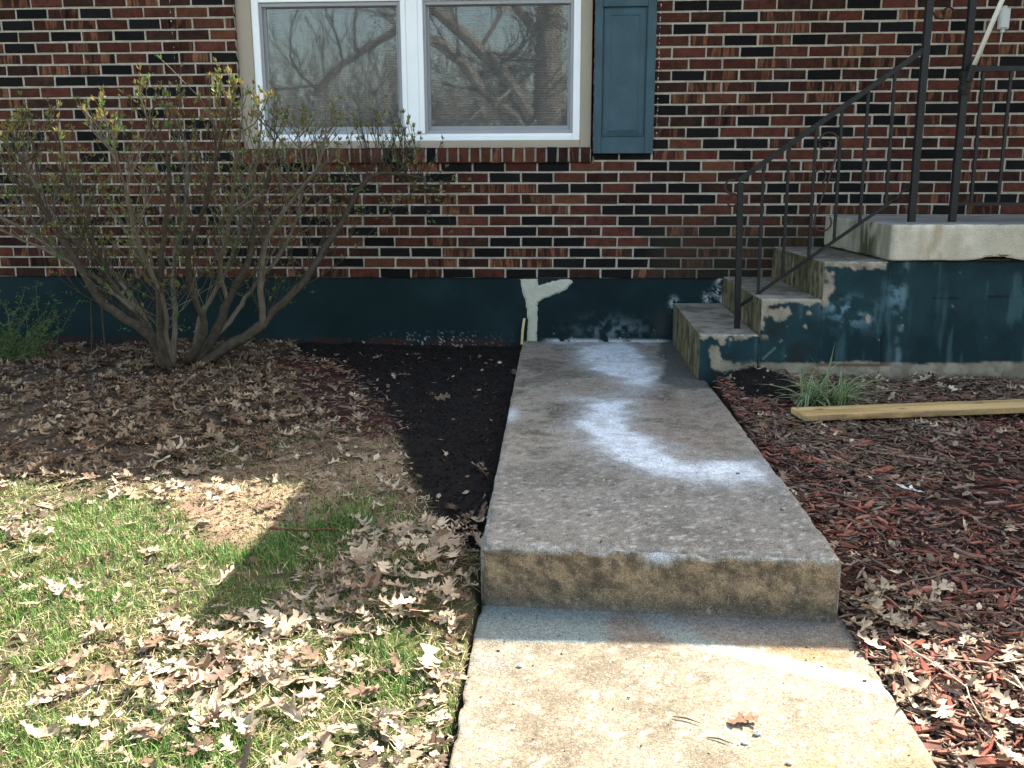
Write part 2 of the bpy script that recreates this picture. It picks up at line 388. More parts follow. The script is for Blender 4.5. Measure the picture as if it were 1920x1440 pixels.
# =================================================================== GROUND
BLACK = [(-1.10, .2), (.60, .2), (.60, -3.02), (.495, -3.15), (.413, -3.05), (.289, -2.706), (.166, -2.381), (.034, -1.892), (-.13, -1.431), (-.473, -.859), (-.879, -.306)]
REDM = [(-.93, -.25), (-.44, -.80), (-.10, -1.431), (.07, -1.892), (-.055, -2.03), (-.317, -1.75), (-.665, -1.144), (-1.0, -.5)]
DIRT = [(-.355, -2.05), (-.038, -1.84), (.154, -2.25), (.28, -2.65), (.1, -2.80), (-.164, -2.90), (-.231, -3.12), (-.45, -2.95), (-.722, -2.667), (-.9, -2.5), (-.443, -2.28)]
LSH = [(-3.4, .1), (-1.996, .2), (-1.036, .24), (-.80, -.45), (-.40, -1.2), (-.276, -1.671), (-.324, -2.15), (-.505, -2.50), (-1.341, -2.60), (-3.6, -2.55)]
LEAFP = [(.10, -2.96), (.484, -2.85), (.53, -3.606), (.201, -3.70), (-.10, -3.45), (.06, -3.134)]
BSOIL = [(1.55, -1.13), (1.86, -1.13), (1.95, -1.42), (1.84, -1.68), (1.66, -1.52)]
def gz(x, y):
    x = np.asarray(x, float); y = np.asarray(y, float)
    l = np.interp(y, [-60, -8, -4.2, -3.6, -3.0, -2.0, -1.0, 0, 1], [-1.6, -.75, -.625, -.60, -.565, -.495, -.45, -.43, -.43]) - .03 * ss(-x, .9, 2.8) * ss(y, -1.8, -.2)
    rgt = np.interp(y, [-60, -8, -4.2, -3.6, -3.0, -2.4, -1.8, -1.15, 1], [-1.6, -.75, -.625, -.60, -.535, -.465, -.425, -.385, -.38])
    t = ss(x, .85, 1.25); z = l * (1 - t) + rgt * t
    p = np.stack([x, y, 0 * x], -1); sh = x.shape; p = p.reshape(-1, 3)
    b = (fbm(p, 2.2, 4).reshape(sh) - .5) * .055 + (fbm(p, 14, 3, 4.).reshape(sh) - .5) * .018
    near = ss(y, -9, -4.5)
    slab = ((x > .538) & (x < 1.555) & (y > -7)) | ((x > 1.45) & (y > -1.18))
    far = (fbm(p, .05, 3, 2.).reshape(sh) - .5) * 3.0 * ss(np.hypot(x, y), 14, 60)
    z = z + b * (near * .9 + .1) + far
    z = z - .010 * ss(.62 - np.abs(x - 1.05), 0, .10)          # settle against the slabs
    pile = np.exp(-(((x - .34) / .2) ** 2 + ((y + 3.3) / .35) ** 2)) * .05
    bs = np.exp(-(((x - 1.76) / .14) ** 2 + ((y + 1.28) / .14) ** 2)) * .07
    z = z + pile + bs
    return np.where(slab, z - .14, z)
def gl1(a, b, n): return np.linspace(a, b, n)
gx = np.concatenate([-np.geomspace(150, 5.2, 22), gl1(-5, -2.6, 40)[:-1], gl1(-2.6, 3.4, 260)[:-1], gl1(3.4, 6, 40), np.geomspace(6.3, 150, 22)])
gy = np.concatenate([-np.geomspace(150, 7, 24), gl1(-6.8, -4.3, 40)[:-1], gl1(-4.3, .3, 210), np.geomspace(.8, 150, 18)])
GX, GY = np.meshgrid(gx, gy, indexing='ij'); GZ = gz(GX, GY)
x, y = GX.ravel(), GY.ravel(); p3 = np.stack([x, y, 0 * x], -1); nz = (fbm(p3, 5, 4) - .5) * .35
c = np.tile([.085, .075, .038], (len(x), 1))
c = mixc(c, (.06, .075, .025), ss(fbm(p3, 1.7, 3, 8.), .45, .6))
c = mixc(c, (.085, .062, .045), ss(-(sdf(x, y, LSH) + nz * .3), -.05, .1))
c = mixc(c, mixc((.15, .105, .068), (.26, .185, .12), ss(fbm(p3, 7, 3, 12.), .4, .6)), ss(-(sdf(x, y, DIRT) + nz * .5), -.06, .08))
c = mixc(c, (.050, .020, .017), ss(-(sdf(x, y, REDM) + nz * .15), -.03, .03))
c = mixc(c, (.0105, .0085, .0085), ss(-(sdf(x, y, BLACK) + nz * .12), -.03, .03))
c = mixc(c, (.045, .024, .019), ss(x, 1.4, 1.5) * ss(y, -7, -6))
c = mixc(c, (.010, .008, .008), ss(-(sdf(x, y, BSOIL) + nz * .1), -.03, .03))
c = mixc(c, (.10, .09, .045), ss(-y, 6.5, 9))
nx, ny = len(gx), len(gy); I = np.arange(nx * ny).reshape(nx, ny)
Q = np.stack([I[:-1, :-1], I[1:, :-1], I[1:, 1:], I[:-1, 1:]], -1).reshape(-1, 4)
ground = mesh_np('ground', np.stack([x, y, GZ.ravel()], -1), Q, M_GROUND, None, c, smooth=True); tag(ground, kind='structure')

# =================================================================== WALKWAY SLABS
POW1 = [(0.897, -0.182), (1.213, 0.027), (1.284, -0.35), (1.329, -0.836), (1.313, -1.118), (1.212, -1.314), (1.071, -1.194), (0.941, -0.926), (0.874, -0.54)]
POW2 = [(0.883, -1.562), (1.066, -1.498), (1.098, -1.763), (1.066, -2.046), (1.147, -2.365), (1.264, -2.568), (1.497, -2.577), (1.477, -2.802), (1.29, -2.783), (1.095, -2.703), (0.97, -2.549), (0.878, -2.263), (0.849, -2.056), (0.913, -1.821)]
WET = [(1.44, 0.1), (1.62, 0.2), (1.62, -1.36), (1.414, -1.32), (1.293, -1.184), (1.374, -0.834), (1.372, -0.434)]
def col_upper(V, N):
    x, y, z = V.T; t = N[:, 2] > .5
    f1 = fbm(V, 4, 4, 1.); f2 = fbm(V, 18, 4, 2.); f3 = fbm(V, 60, 3, 3.); e = fbm(V, 8, 5, 4.) - .5
    c = mixc((.150, .132, .108), (.265, .238, .195), ss(f1, .36, .62)); c = c * (1 - .38 * ss(fbm(V, 34, 4, 17.), .50, .66))[:, None]
    c = mixc(c, (.20, .150, .125), ss(f1, .50, .70) * .7 * ss(y, -2.9, -2.0))             # pinkish brown film
    for (cx, cy, rx, ry, k) in ((.609, -.634, .16, .10, .8), (.70, -1.02, .17, .11, .6), (1.36, -1.75, .2, .5, .35), (1.40, -2.3, .12, .3, .3), (.82, -.70, .1, .1, .3)):
        c = mixc(c, (.15, .092, .070), k * np.exp(-((x - cx) / rx) ** 2 - ((y - cy) / ry) ** 2) * ss(f2, .3, .6))
    frt = ss(-y, 2.2, 3.1)
    c = mixc(c, (.150, .142, .135), .65 * frt)
    c = mixc(c, (.34, .325, .305), ss(f3, .56, .74) * (.22 + .65 * frt)); c = mixc(c, (.07, .063, .055), ss(f3, .37, .25) * (.15 + .5 * frt))
    pw = np.minimum(sdf(x, y, POW1) + .02, sdf(x, y, POW2)) + e * .20
    c = mixc(c, (.40, .41, .43), ss(-pw, -.16, .02) * .35)
    c = mixc(c, (.56, .59, .64), ss(-pw, -.02, .07) * (.55 + .45 * ss(f2, .30, .55)))
    br = np.exp(-((x - 1.16) / .08) ** 2) * ss(y, -1.60, -1.45) * ss(-y, 1.1, 1.2); c = mixc(c, (.40, .40, .42), br * .4)
    bk = ss(y, -.16, -.02) * ss(x, .58, .8); c = mixc(c, (.46, .46, .47), bk * .7 * ss(f2, .3, .5))
    c = mixc(c, (.48, .50, .54), np.exp(-((x - .56) / .03) ** 2 - ((y + 1.9) / .12) ** 2) * .8)
    c = mixc(c, (.085, .085, .078), ss(-(sdf(x, y, WET) + e * .10), -.02, .03) * ss(fbm(V, 6, 3, 6.), .2, .45))
    c = mixc(c, (.40, .41, .42), ss(y, -3.37, -3.41) * ss(f3, .42, .62) * .5)
    # front riser: golden lichen over grey-brown
    k = N[:, 1] < -.5
    fm = fbm(V, 42, 5, 15.); fr = mixc((.090, .070, .050), (.255, .190, .120), ss(f2 * .35 + fm * .65, .36, .62))
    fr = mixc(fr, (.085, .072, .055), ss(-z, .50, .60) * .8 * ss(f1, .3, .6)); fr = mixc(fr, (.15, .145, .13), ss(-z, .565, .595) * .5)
    fr = mixc(fr, (.38, .33, .24), ss(f3, .66, .8) * .5)
    up_ = ss(z, -.432, -.416 ) * ss(f2, .35, .6); fr = mixc(fr, (.32, .32, .31), up_ * .8)
    fr = mixc(fr, (.45, .50, .55), np.exp(-((x - 1.05) / .035) ** 2 - ((z + .425) / .018) ** 2))
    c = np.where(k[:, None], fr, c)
    return c * 1.0
def warp_up(V):
    V = V.copy(); t = np.clip((V[:, 0] - .545) / 1.0, 0, 1); f = ss(-V[:, 1], 3.0, 3.38)
    V[:, 1] += -.055 * t * f
    V[:, 0] += np.where(V[:, 0] < 1, (-.026) * ss(V[:, 1], -3.4, 0), -.015 * ss(V[:, 1], -3.4, -1))
    V[:, 2] -= .012 * ss(fbm(V, 10, 4, 7.), .52, .75) * ss(-V[:, 1], 3.34, 3.38) * (V[:, 2] > -.43)
    return V
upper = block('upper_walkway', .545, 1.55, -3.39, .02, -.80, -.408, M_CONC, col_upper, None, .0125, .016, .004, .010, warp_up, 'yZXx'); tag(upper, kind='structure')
CEM1 = [(0.50, -3.38), (0.959, -3.39), (0.895, -3.47), (0.919, -3.574), (0.847, -3.601), (0.50, -3.593)]
CEM2 = [(0.991, -3.384), (1.064, -3.40), (1.14, -3.51), (1.188, -3.555), (1.60, -3.767), (1.60, -3.83), (1.254, -3.665), (1.089, -3.59), (0.999, -3.465)]
def col_lower(V, N):
    x, y, z = V.T; f1 = fbm(V, 4, 4, 21.); f2 = fbm(V, 20, 4, 22.); f3 = fbm(V, 65, 3, 23.); e = fbm(V, 9, 5, 24.) - .5
    c = mixc((.112, .093, .068), (.190, .164, .126), ss(f1, .35, .62)); c = mixc(c, (.20, .165, .12), ss(f2, .42, .30) * .5)
    c = mixc(c, (.34, .31, .255), ss(f3, .60, .76) * .5); c = mixc(c, (.09, .07, .05), ss(f3, .35, .22) * .5)
    for (cx, cy, rx, ry, k) in ((1.37, -3.62, .14, .05, .45), (1.30, -4.1, .1, .1, .4), (1.50, -4.05, .09, .09, .5), (1.47, -3.66, .08, .07, .3)):
        c = mixc(c, (.23, .13, .05), k * np.exp(-((x - cx) / rx) ** 2 - ((y - cy) / ry) ** 2) * ss(f2, .3, .55))
    c = mixc(c, (.15, .14, .135), ss(y, -3.62, -3.50) * .7)
    s1 = sdf(x, y, CEM1) + e * .03; c = mixc(c, (.135, .160, .158), ss(-s1, -.006, .012))
    s2 = sdf(x, y, CEM2) + e * .02; c = mixc(c, mixc((.15, .17, .165), (.27, .29, .25), ss(-y, 3.55, 3.66)), ss(-s2, -.006, .010) * .95)
    c = mixc(c, (.21, .20, .16), ss(.045 - np.abs(y + 3.73 + (x - 1.2) * .45), 0, .03) * ss(x, 1.0, 1.15) * .5)
    c = mixc(c, (.16, .15, .14), np.exp(-((x - .60) / .05) ** 2 - ((y + 3.70) / .05) ** 2) * .7)
    c = mixc(c, (.12, .10, .08), ss(f2, .50, .62) * np.exp(-((x - .99) / .07) ** 2 - ((y + 3.50) / .06) ** 2) * .9)
    return c
lower = block('lower_walkway', .54, 1.575, -7.2, -3.37, -.80, -.598, M_CONC, col_lower, None, .014, .012, .004, .008, None, 'ZX'); tag(lower, kind='structure')

# =================================================================== HOUSE
CW, CH, JT = .2032, .0667, .0115
house = empty('house', (0, 0, 0)); tag(house, 'red and black brick house wall with white window, teal shutter and dark green foundation', 'house')
WX0, WX1, WZ0, WZ1 = -1.262, .955, .815, 2.46
DARK = {(0,-2),(0,0),(0,2),(0,3),(0,5),(0,8),(0,9),(1,-4),(1,3),(1,4),(1,5),(1,6),(1,8),(2,-5),(2,-2),(2,-1),(2,4),(2,6),(3,-12),(3,-9),(3,-5),(3,-3),(3,1),(3,2),(3,3),(3,6),(3,9),(3,11),(4,-3),(4,6),(4,8),(5,-5),(5,2),(5,5),(5,8),(6,-8),(6,-3),(6,-2),(6,-1),(6,5),(6,6),(6,7),(6,10),(6,15),(7,7),(7,12),(7,16),(8,-3),(8,3),(8,4),(8,6),(8,10),(8,16),(9,-15),(9,-1),(9,1),(9,11),(9,14),(10,-9),(10,-7),(10,-5),(10,0),(10,1),(10,3),(10,6),(10,7),(10,12),(10,13),(11,-12),(11,-8),(11,4),(11,5),(11,8),(11,14),(12,-14),(12,-11),(12,8),(12,9),(12,11),(13,-14),(13,-12),(13,-9),(14,-8),(14,9),(14,13),(15,-12),(15,-10),(15,6),(15,12),(15,14),(16,12),(17,-9),(17,9),(17,16),(18,-14),(18,-11),(18,-7),(18,7),(18,11),(18,15),(19,-11),(20,-9),(20,-7),(20,9),(20,14),(21,-14),(21,8),(21,10),(22,-14),(22,-10),(22,7),(22,12),(22,13),(22,15),(23,-14),(23,-10),(23,8),(23,12),(24,-13),(24,-11),(24,7),(24,8),(24,12),(25,-8)}
# mortar wall (with the window opening left out)
mb = MB(); YM = .0045
xs = [-6.5, WX0, WX1, 9.5]; zs = [0.0, WZ0 - .09, WZ1, 2.70]
for i in range(3):
    for j in range(3):
        if i == 1 and j == 1: continue
        mb.box(xs[i], xs[i + 1], YM, .11, zs[j] + (.0055 if j == 0 else 0), zs[j + 1])
wall = mb.build('brick_wall', M_MORTAR, house)
def brick_geo(L, H, D=.055, ch=.0038, seed=0):
    rr = random.Random(seed); j = lambda a: rr.uniform(-a, a)
    V = []
    for (yy, ins) in ((D, 0), (ch, 0), (0, ch)):
        for (sx, sz) in ((-1, -1), (1, -1), (1, 1), (-1, 1)):
            V.append((sx * (L / 2 - ins) + j(.0020), yy + (j(.0009) if yy == 0 else 0), sz * (H / 2 - ins) + j(.0014)))
    V.append((j(.01), j(.0006), 0))
    Fc = [(4, 5, 9, 8), (5, 6, 10, 9), (6, 7, 11, 10), (7, 4, 8, 11), (0, 1, 5, 4), (1, 2, 6, 5), (2, 3, 7, 6), (3, 0, 4, 7), (8, 9, 12), (9, 10, 12), (10, 11, 12), (11, 8, 12)]
    return V, Fc
BMESH = []
for k in range(8):
    V, Fc = brick_geo(CW - JT, CH - JT, seed=k)
    me = bpy.data.meshes.new('brick'); me.from_pydata(V, [], Fc); me.materials.append(None); me.update(); BMESH.append(me)
def toneof(r, j):
    if (r, j) in DARK: return 'black'
    v = random.Random(r * 977 + j * 31 + 5).random()
    seen = -15 <= j <= 17 and r <= 25
    pb = .04 if seen else .20
    return 'black' if v < pb else 'red' if v < .40 else 'brown' if v < .60 else 'orange' if v < .645 else 'flash'
bricks = []
for r in range(40):
    off = 0 if r % 2 == 0 else CW / 2; zc = (r + .5) * CH
    for j in range(-30, 45):
        a, b = off + j * CW + JT / 2, off + (j + 1) * CW - JT / 2; z0, z1 = zc - (CH - JT) / 2, zc + (CH - JT) / 2
        inwin = z1 > WZ0 - .085 and z0 < WZ1
        segs = [(a, b)]
        if inwin:
            segs = []
            if a < WX0: segs.append((a, min(b, WX0)))
            if b > WX1: segs.append((max(a, WX1), b))
        for (p, q) in segs:
            if q - p > .02: bricks.append((r, j, p, q, zc, toneof(r, j)))
def in_view(p, q, zc):
    d = Vector(((p + q) / 2, 0, zc)) - CAM; wd = d.dot(fw); X = 960 + F_PX * d.dot(r2) / wd; Y = 720 - F_PX * d.dot(u2) / wd
    return X, Y, wd
scored = []
for i, (r, j, p, q, zc, tn) in enumerate(bricks):
    X, Y, wd = in_view(p, q, zc); s = (q - p) / wd / wd
    if not (0 < X < 1920 and 5 < Y < 1440) or q - p < .15: s = 0
    if X < 560 and Y > 230: s *= .3               # behind the shrub
    if 1115 < X < 1225 and Y < 285: s = 0
    if Y > 400 and X > 1540: s = 0
    scored.append((s, i))
top300 = {i for s, i in sorted(scored, reverse=True)[:300]}
SV, SF, SM, ST = [], [], [], []; nv = 0
TL = list(M_BR.keys())
for i, (r, j, p, q, zc, tn) in enumerate(bricks):
    rr = random.Random(i); dy = rr.uniform(-.0018, .0018); tone = rr.random()
    if i in top300:
        o = bpy.data.objects.new('brick', BMESH[rr.randrange(8)]); COL.objects.link(o); o.parent = wall
        o.location = ((p + q) / 2 + rr.uniform(-.001, .001), dy, zc + rr.uniform(-.0008, .0008)); o.rotation_euler = (0, rr.uniform(-.004, .004), 0)
        o.scale = ((q - p) / (CW - JT), 1, 1)
        o.material_slots[0].link = 'OBJECT'; o.material_slots[0].material = M_BR[tn]; o['tone'] = tone
    else:
        V, Fc = brick_geo(q - p, CH - JT, seed=i)
        SV += [(v[0] + (p + q) / 2, v[1] + dy, v[2] + zc) for v in V]; SF += [tuple(k + nv for k in f) for f in Fc]; nv += len(V)
        SM += [TL.index(tn)] * len(Fc); ST += [tone] * len(V)
so_ = mesh_np('bricks', SV, SF, None, wall, mats=list(M_BR.values()), midx=SM); tag(so_, kind='stuff')
ta = so_.data.attributes.new('tone', 'FLOAT', 'POINT'); ta.data.foreach_set('value', np.array(ST, np.float32))
# rowlock sill
sill = MB(); sill.box(WX0, WX1 - .012, -.006, .11, WZ0 - .085, WZ0 - .006)
silo = sill.build('window_sill', M_MORTAR, house)
RW = .0672; n = int((WX1 - WX0) / RW)
RME = []
for k in range(4):
    V, Fc = brick_geo(RW - .0105, .094, D=.10, seed=50 + k); me = bpy.data.meshes.new('sill_brick'); me.from_pydata(V, [], Fc); me.materials.append(None); me.update(); RME.append(me)
for k in range(n):
    rr = random.Random(900 + k); o = bpy.data.objects.new('brick', RME[k % 4]); COL.objects.link(o); o.parent = silo
    o.location = (WX0 + (k + .5) * (WX1 - WX0 - .012) / n, -.016 + rr.uniform(-.0015, .0015), .771 + rr.uniform(-.002, .002)); o.rotation_euler = (R(-4), rr.uniform(-.01, .01), 0)
    o.material_slots[0].link = 'OBJECT'; o.material_slots[0].material = M_BR[rr.choices(['red', 'orange', 'flash', 'brown', 'black'], [.30, .42, .12, .08, .08])[0]]; o['tone'] = rr.random()

# foundation (painted)
FL = [(-.112, -.362), (.204, -.368), (.692, -.30), (1.40, -.372), (1.105, -.30)]
def col_found(V, N):
    x, y, z = V.T; f1 = fbm(V, 3, 4, 31.); f2 = fbm(V, 22, 4, 32.); f3 = fbm(V, 55, 3, 33.); f4 = fbm(V * [3, 1, 1], 20, 3, 36.)
    c = mixc((.0055, .0155, .0180), (.0085, .0225, .0260), ss(f1, .35, .65))
    red = ss(-(z + .005 * 0), .385, .41) * ss(-x, -.55, -.35) ; c = mixc(c, (.040, .016, .014), red * ss(f2, .35, .6) * .8)
    m = np.exp(-((x + .02) / .28) ** 2) * ss(-z, .33, .40) * ss(fbm(V, 120, 3, 38.), .62, .70); c = mixc(c, (.38, .38, .36), m)
    m = ss(x, .62, .75) * ss(1.5 - x, 0, .1) * (ss(-z, .385, .405) * ss(f2, .35, .5) + ss(-z, .29, .40) * ss(fbm(V, 130, 3, 39.), .70, .76) + .0) ; c = mixc(c, (.42, .46, .50), np.clip(m, 0, 1))
    m = np.exp(-((x - 1.10) / .20) ** 2 - ((z + .33) / .07) ** 2) * ss(f2, .40, .62) * .5; c = mixc(c, (.20, .26, .30), m)
    m = np.exp(-((x - 1.41) / .05) ** 2 - ((z + .28) / .09) ** 2) * .4; c = mixc(c, (.05, .055, .05), m)
    for (cx, cz) in ((1.49, -.155), (1.775, 0), (1.76, -.08), (1.70, -.12), (1.80, -.14)):
        m = np.exp(-((x - cx) / .024) ** 2 - ((z - cz) / .035) ** 2) * ss(fbm(V, 90, 3, 37.), .42, .50); c = mixc(c, (.45, .50, .52), m)
    return c
fo = block('foundation_wall', -6.5, 9.5, .012, .15, -.9, .0050, M_PAINT, col_found, house, .009, .004, .003, 0, None, 'y')
# cement patch: a raised trowelled smear shaped like a crooked Y
PATCH = [(0.501, -.002), (0.611, -.002), (0.621, -0.043), (0.69, -0.026), (0.758, -0.002), (0.827, -0.005), (0.837, -0.026), (0.793, -0.077), (0.725, -0.102), (0.656, -0.13), (0.615, -0.154), (0.612, -0.269), (0.609, -0.415), (0.546, -0.415), (0.553, -0.269), (0.546, -0.165), (0.518, -0.089)]
px_, pz_ = np.meshgrid(np.linspace(.47, .87, 110), np.linspace(-.42, 0.0, 115), indexing='ij'); v3 = np.stack([px_.ravel(), 0 * px_.ravel(), pz_.ravel()], -1)
s = sdf(v3[:, 0], v3[:, 2], PATCH) + (fbm(v3, 45, 4) - .5) * .016; keep = (s < .0).reshape(110, 115)
hgt = .008 * ss(-s, -.001, .010) * (.6 + .8 * fbm(v3, 30, 3, 2.)); V = v3.copy(); V[:, 1] = .011 - hgt; V[:, 2] = np.minimum(V[:, 2], -.002)
I = np.arange(110 * 115).reshape(110, 115); Q = np.stack([I[:-1, :-1], I[1:, :-1], I[1:, 1:], I[:-1, 1:]], -1)[keep[:-1, :-1] | keep[1:, 1:]].reshape(-1, 4)
mesh_np('cement_patch', V, Q, M_CEM, fo, smooth=True)

# window
win = empty('window', (0, 0, 0), house)
def boxes(name, lst, mat, parent, b=.002):
    m_ = MB()
    for bx in lst: m_.box(*bx, b)
    return m_.build(name, mat, parent)
YC = .035
boxes('casing', [(WX0, WX0 + .096, YC, .12, WZ0 - .002, WZ1), (.874, WX1 - .012, YC, .12, WZ0 - .002, WZ1), (WX0 + .096, .874, YC + .001, .12, WZ0 - .002, .862), (WX0 + .096, .874, YC, .12, 2.37, WZ1)], M_TAN, win, .004)
fx0, fx1 = WX0 + .096, .874; YF = .045
boxes('window_frame', [(fx0, fx0 + .045, YF, .14, .862, 2.37), (fx1 - .045, fx1, YF, .14, .862, 2.37), (fx0 + .045, fx1 - .045, YF + .001, .14, .862, .885), (fx0 + .045, fx1 - .045, YF + .012, .14, .885, .905), (fx0 + .045, fx1 - .045, YF, .14, 2.33, 2.37),
      (-.236, -.205, YF - .001, .14, .905, 2.33), (-.205, -.13, YF + .004, .14, .905, 2.33), (-.13, -.098, YF - .001, .14, .905, 2.33)], M_WHITE, win, .003)
for (a, b) in ((fx0 + .045, -.236), (-.098, fx1 - .045)):
    sw = empty('sash', (0, 0, 0), win)
    def frm(name, a, b, z0, z1, w_, y0, y1, mat, wt=None, wb=None):
        wt = wt or w_; wb = wb or w_
        return boxes(name, [(a, a + w_, y0, y1, z0, z1), (b - w_, b, y0, y1, z0, z1), (a + w_, b - w_, y0 + .001, y1, z0, z0 + wb), (a + w_, b - w_, y0 + .001, y1, z1 - wt, z1)], mat, sw, .0015)
    frm('screen_frame', a, b, .905, 1.69, .018, YF + .014, YF + .026, M_SCREENF, .022, .020)
    frm('sash_frame', a + .004, b - .004, .907, 1.72, .030, YF + .040, YF + .075, M_SCREENF if False else M_WHITE, .05, .045)
    frm('upper_sash_frame', a + .004, b - .004, 1.69, 2.33, .045, YF + .03, YF + .055, M_WHITE)
    boxes('meeting_rail', [(a, b, YF + .004, YF + .030, 1.692, 1.73)], M_WHITE, sw, .002)
    boxes('glass', [(a + .03, b - .03, YF + .052, YF + .056, .945, 1.70)], M_GLASS, sw, 0)
    boxes('upper_glass', [(a + .04, b - .04, YF + .040, YF + .044, 1.74, 2.30)], M_GLASS, sw, 0)
    boxes('insect_screen', [(a + .017, b - .017, YF + .019, YF + .0195, .924, 1.669)], M_SCREEN, sw, 0)
    sm = MB()
    for k in range(92):
        zc = .93 + k * .0155
        sm.add([(a + .01, .150, zc), (b - .01, .150, zc), (b - .01, .146, zc + .008), (a + .01, .146, zc + .008), (b - .01, .150, zc + .0158), (a + .01, .150, zc + .0158)], [(0, 1, 2, 3), (3, 2, 4, 5)])
    tag(sm.build('blind', M_BLIND, sw), kind='stuff')
boxes('window_back', [(WX0 + .05, WX1 - .05, .19, .20, .8, 2.4)], M_TRIM, win, 0)

# shutter with raised panels
shut = empty('shutter', (0, 0, 0), house); SX0, SX1, SZ0, SZ1 = .957, 1.322, .777, 2.50; YS = -.030
st_ = .046
boxes('stile', [(SX0, SX0 + st_, YS, -.004, SZ0, SZ1)], M_SHUT, shut, .003); boxes('stile', [(SX1 - st_ - .006, SX1, YS, -.004, SZ0, SZ1)], M_SHUT, shut, .003)
RA = [(SZ0, .872), (1.628, 1.70), (SZ1 - .09, SZ1)]
for (a, b) in RA: boxes('rail', [(SX0 + st_, SX1 - st_ - .006, YS + .0015, -.004, a, b)], M_SHUT, shut, .003)
for (z0, z1) in ((.872, 1.628), (1.70, SZ1 - .09)):
    x0, x1 = SX0 + st_, SX1 - st_ - .006; m_ = MB(); rings = []
    for (ins, yy) in ((0, -.012), (.006, -.012), (.008, -.016), (.038, -.024), (.042, -.027), (.048, -.027), (.050, -.024), (.054, -.0235)):
        rings.append([(x0 + ins, yy, z0 + ins), (x1 - ins, yy, z0 + ins), (x1 - ins, yy, z1 - ins), (x0 + ins, yy, z1 - ins)])
    V = [v for rg in rings for v in rg]; Fc = []
    for i in range(len(rings) - 1):
        for k in range(4): a_, b_ = i * 4 + k, i * 4 + (k + 1) % 4; Fc.append((a_, b_, b_ + 4, a_ + 4))
    e_ = (len(rings) - 1) * 4; Fc.append((e_, e_ + 1, e_ + 2, e_ + 3)); m_.add(V, Fc); m_.build('panel', M_SHUT, shut)
for (sx, sz) in ((SX0 + .018, .795), (SX1 - .02, .80), (SX0 + .018, 1.655), (SX1 - .02, 1.66)):
    m_ = MB(); m_.tube([(sx, -.028, sz), (sx, YS - .003, sz)], [.007, .005], 10); m_.build('screw', M_SHUT, shut)

# roof, soffit and porch roof (out of frame, they shade the wall and ground)
def slab_poly(name, prof, x0, x1, mat, parent):
    n = len(prof); V = [(x0, y, z) for y, z in prof] + [(x1, y, z) for y, z in prof]
    Fc = [tuple(reversed(range(n))), tuple(range(n, 2 * n))] + [(i, (i + 1) % n, n + (i + 1) % n, n + i) for i in range(n)]
    return mesh_np(name, V, Fc, mat, parent)
slab_poly('roof', [(-.5, 2.66), (-.5, 2.80), (3.9, 4.6), (8.4, 2.80), (8.4, 2.66)], -7.0, 10.0, M_ROOF, house)
slab_poly('soffit', [(-.5, 2.60), (-.5, 2.655), (8.4, 2.655), (8.4, 2.60)], -6.9, 9.9, M_TRIM, house)
pr = slab_poly('porch_roof', [(-1.49, 2.75), (-1.49, 2.85), (.3, 2.87), (.3, 2.75)], 2.32, 8.2, M_TRIM, house)
mb = MB(); mb.box(-6.5, -6.3, .15, 8, -.6, 2.6); mb.box(9.3, 9.5, .15, 8, -.6, 2.6); mb.box(-6.3, 9.3, 7.8, 8, -.6, 2.6); mb.build('side_walls', M_MORTAR, house)

# small white box and cable on the wall
bx = empty('utility_box', (0, 0, 0)); tag(bx, 'small pale grey plastic box with cable stub on the brick wall', 'utility box')
boxes('housing', [(3.318, 3.375, -.035, -.001, 1.475, 1.590)], M_GREY, bx, .004); boxes('front_cover', [(3.323, 3.370, -.042, -.0352, 1.482, 1.583)], M_GREY, bx, .003)
m_ = MB(); m_.tube([(3.346, -.018, 1.59), (3.346, -.018, 1.605)], .012, 10); m_.build('gland', M_GREY, bx)
m_ = MB(); m_.tube([(3.346, -.018, 1.475), (3.346, -.018, 1.458)], .012, 10); m_.build('gland', M_GREY, bx)
m_ = MB(); m_.tube([(3.346, -.018, 1.46), (3.345, -.010, 1.41), (3.343, .002, 1.395)], .004, 8); m_.build('cable', M_GREY, bx)

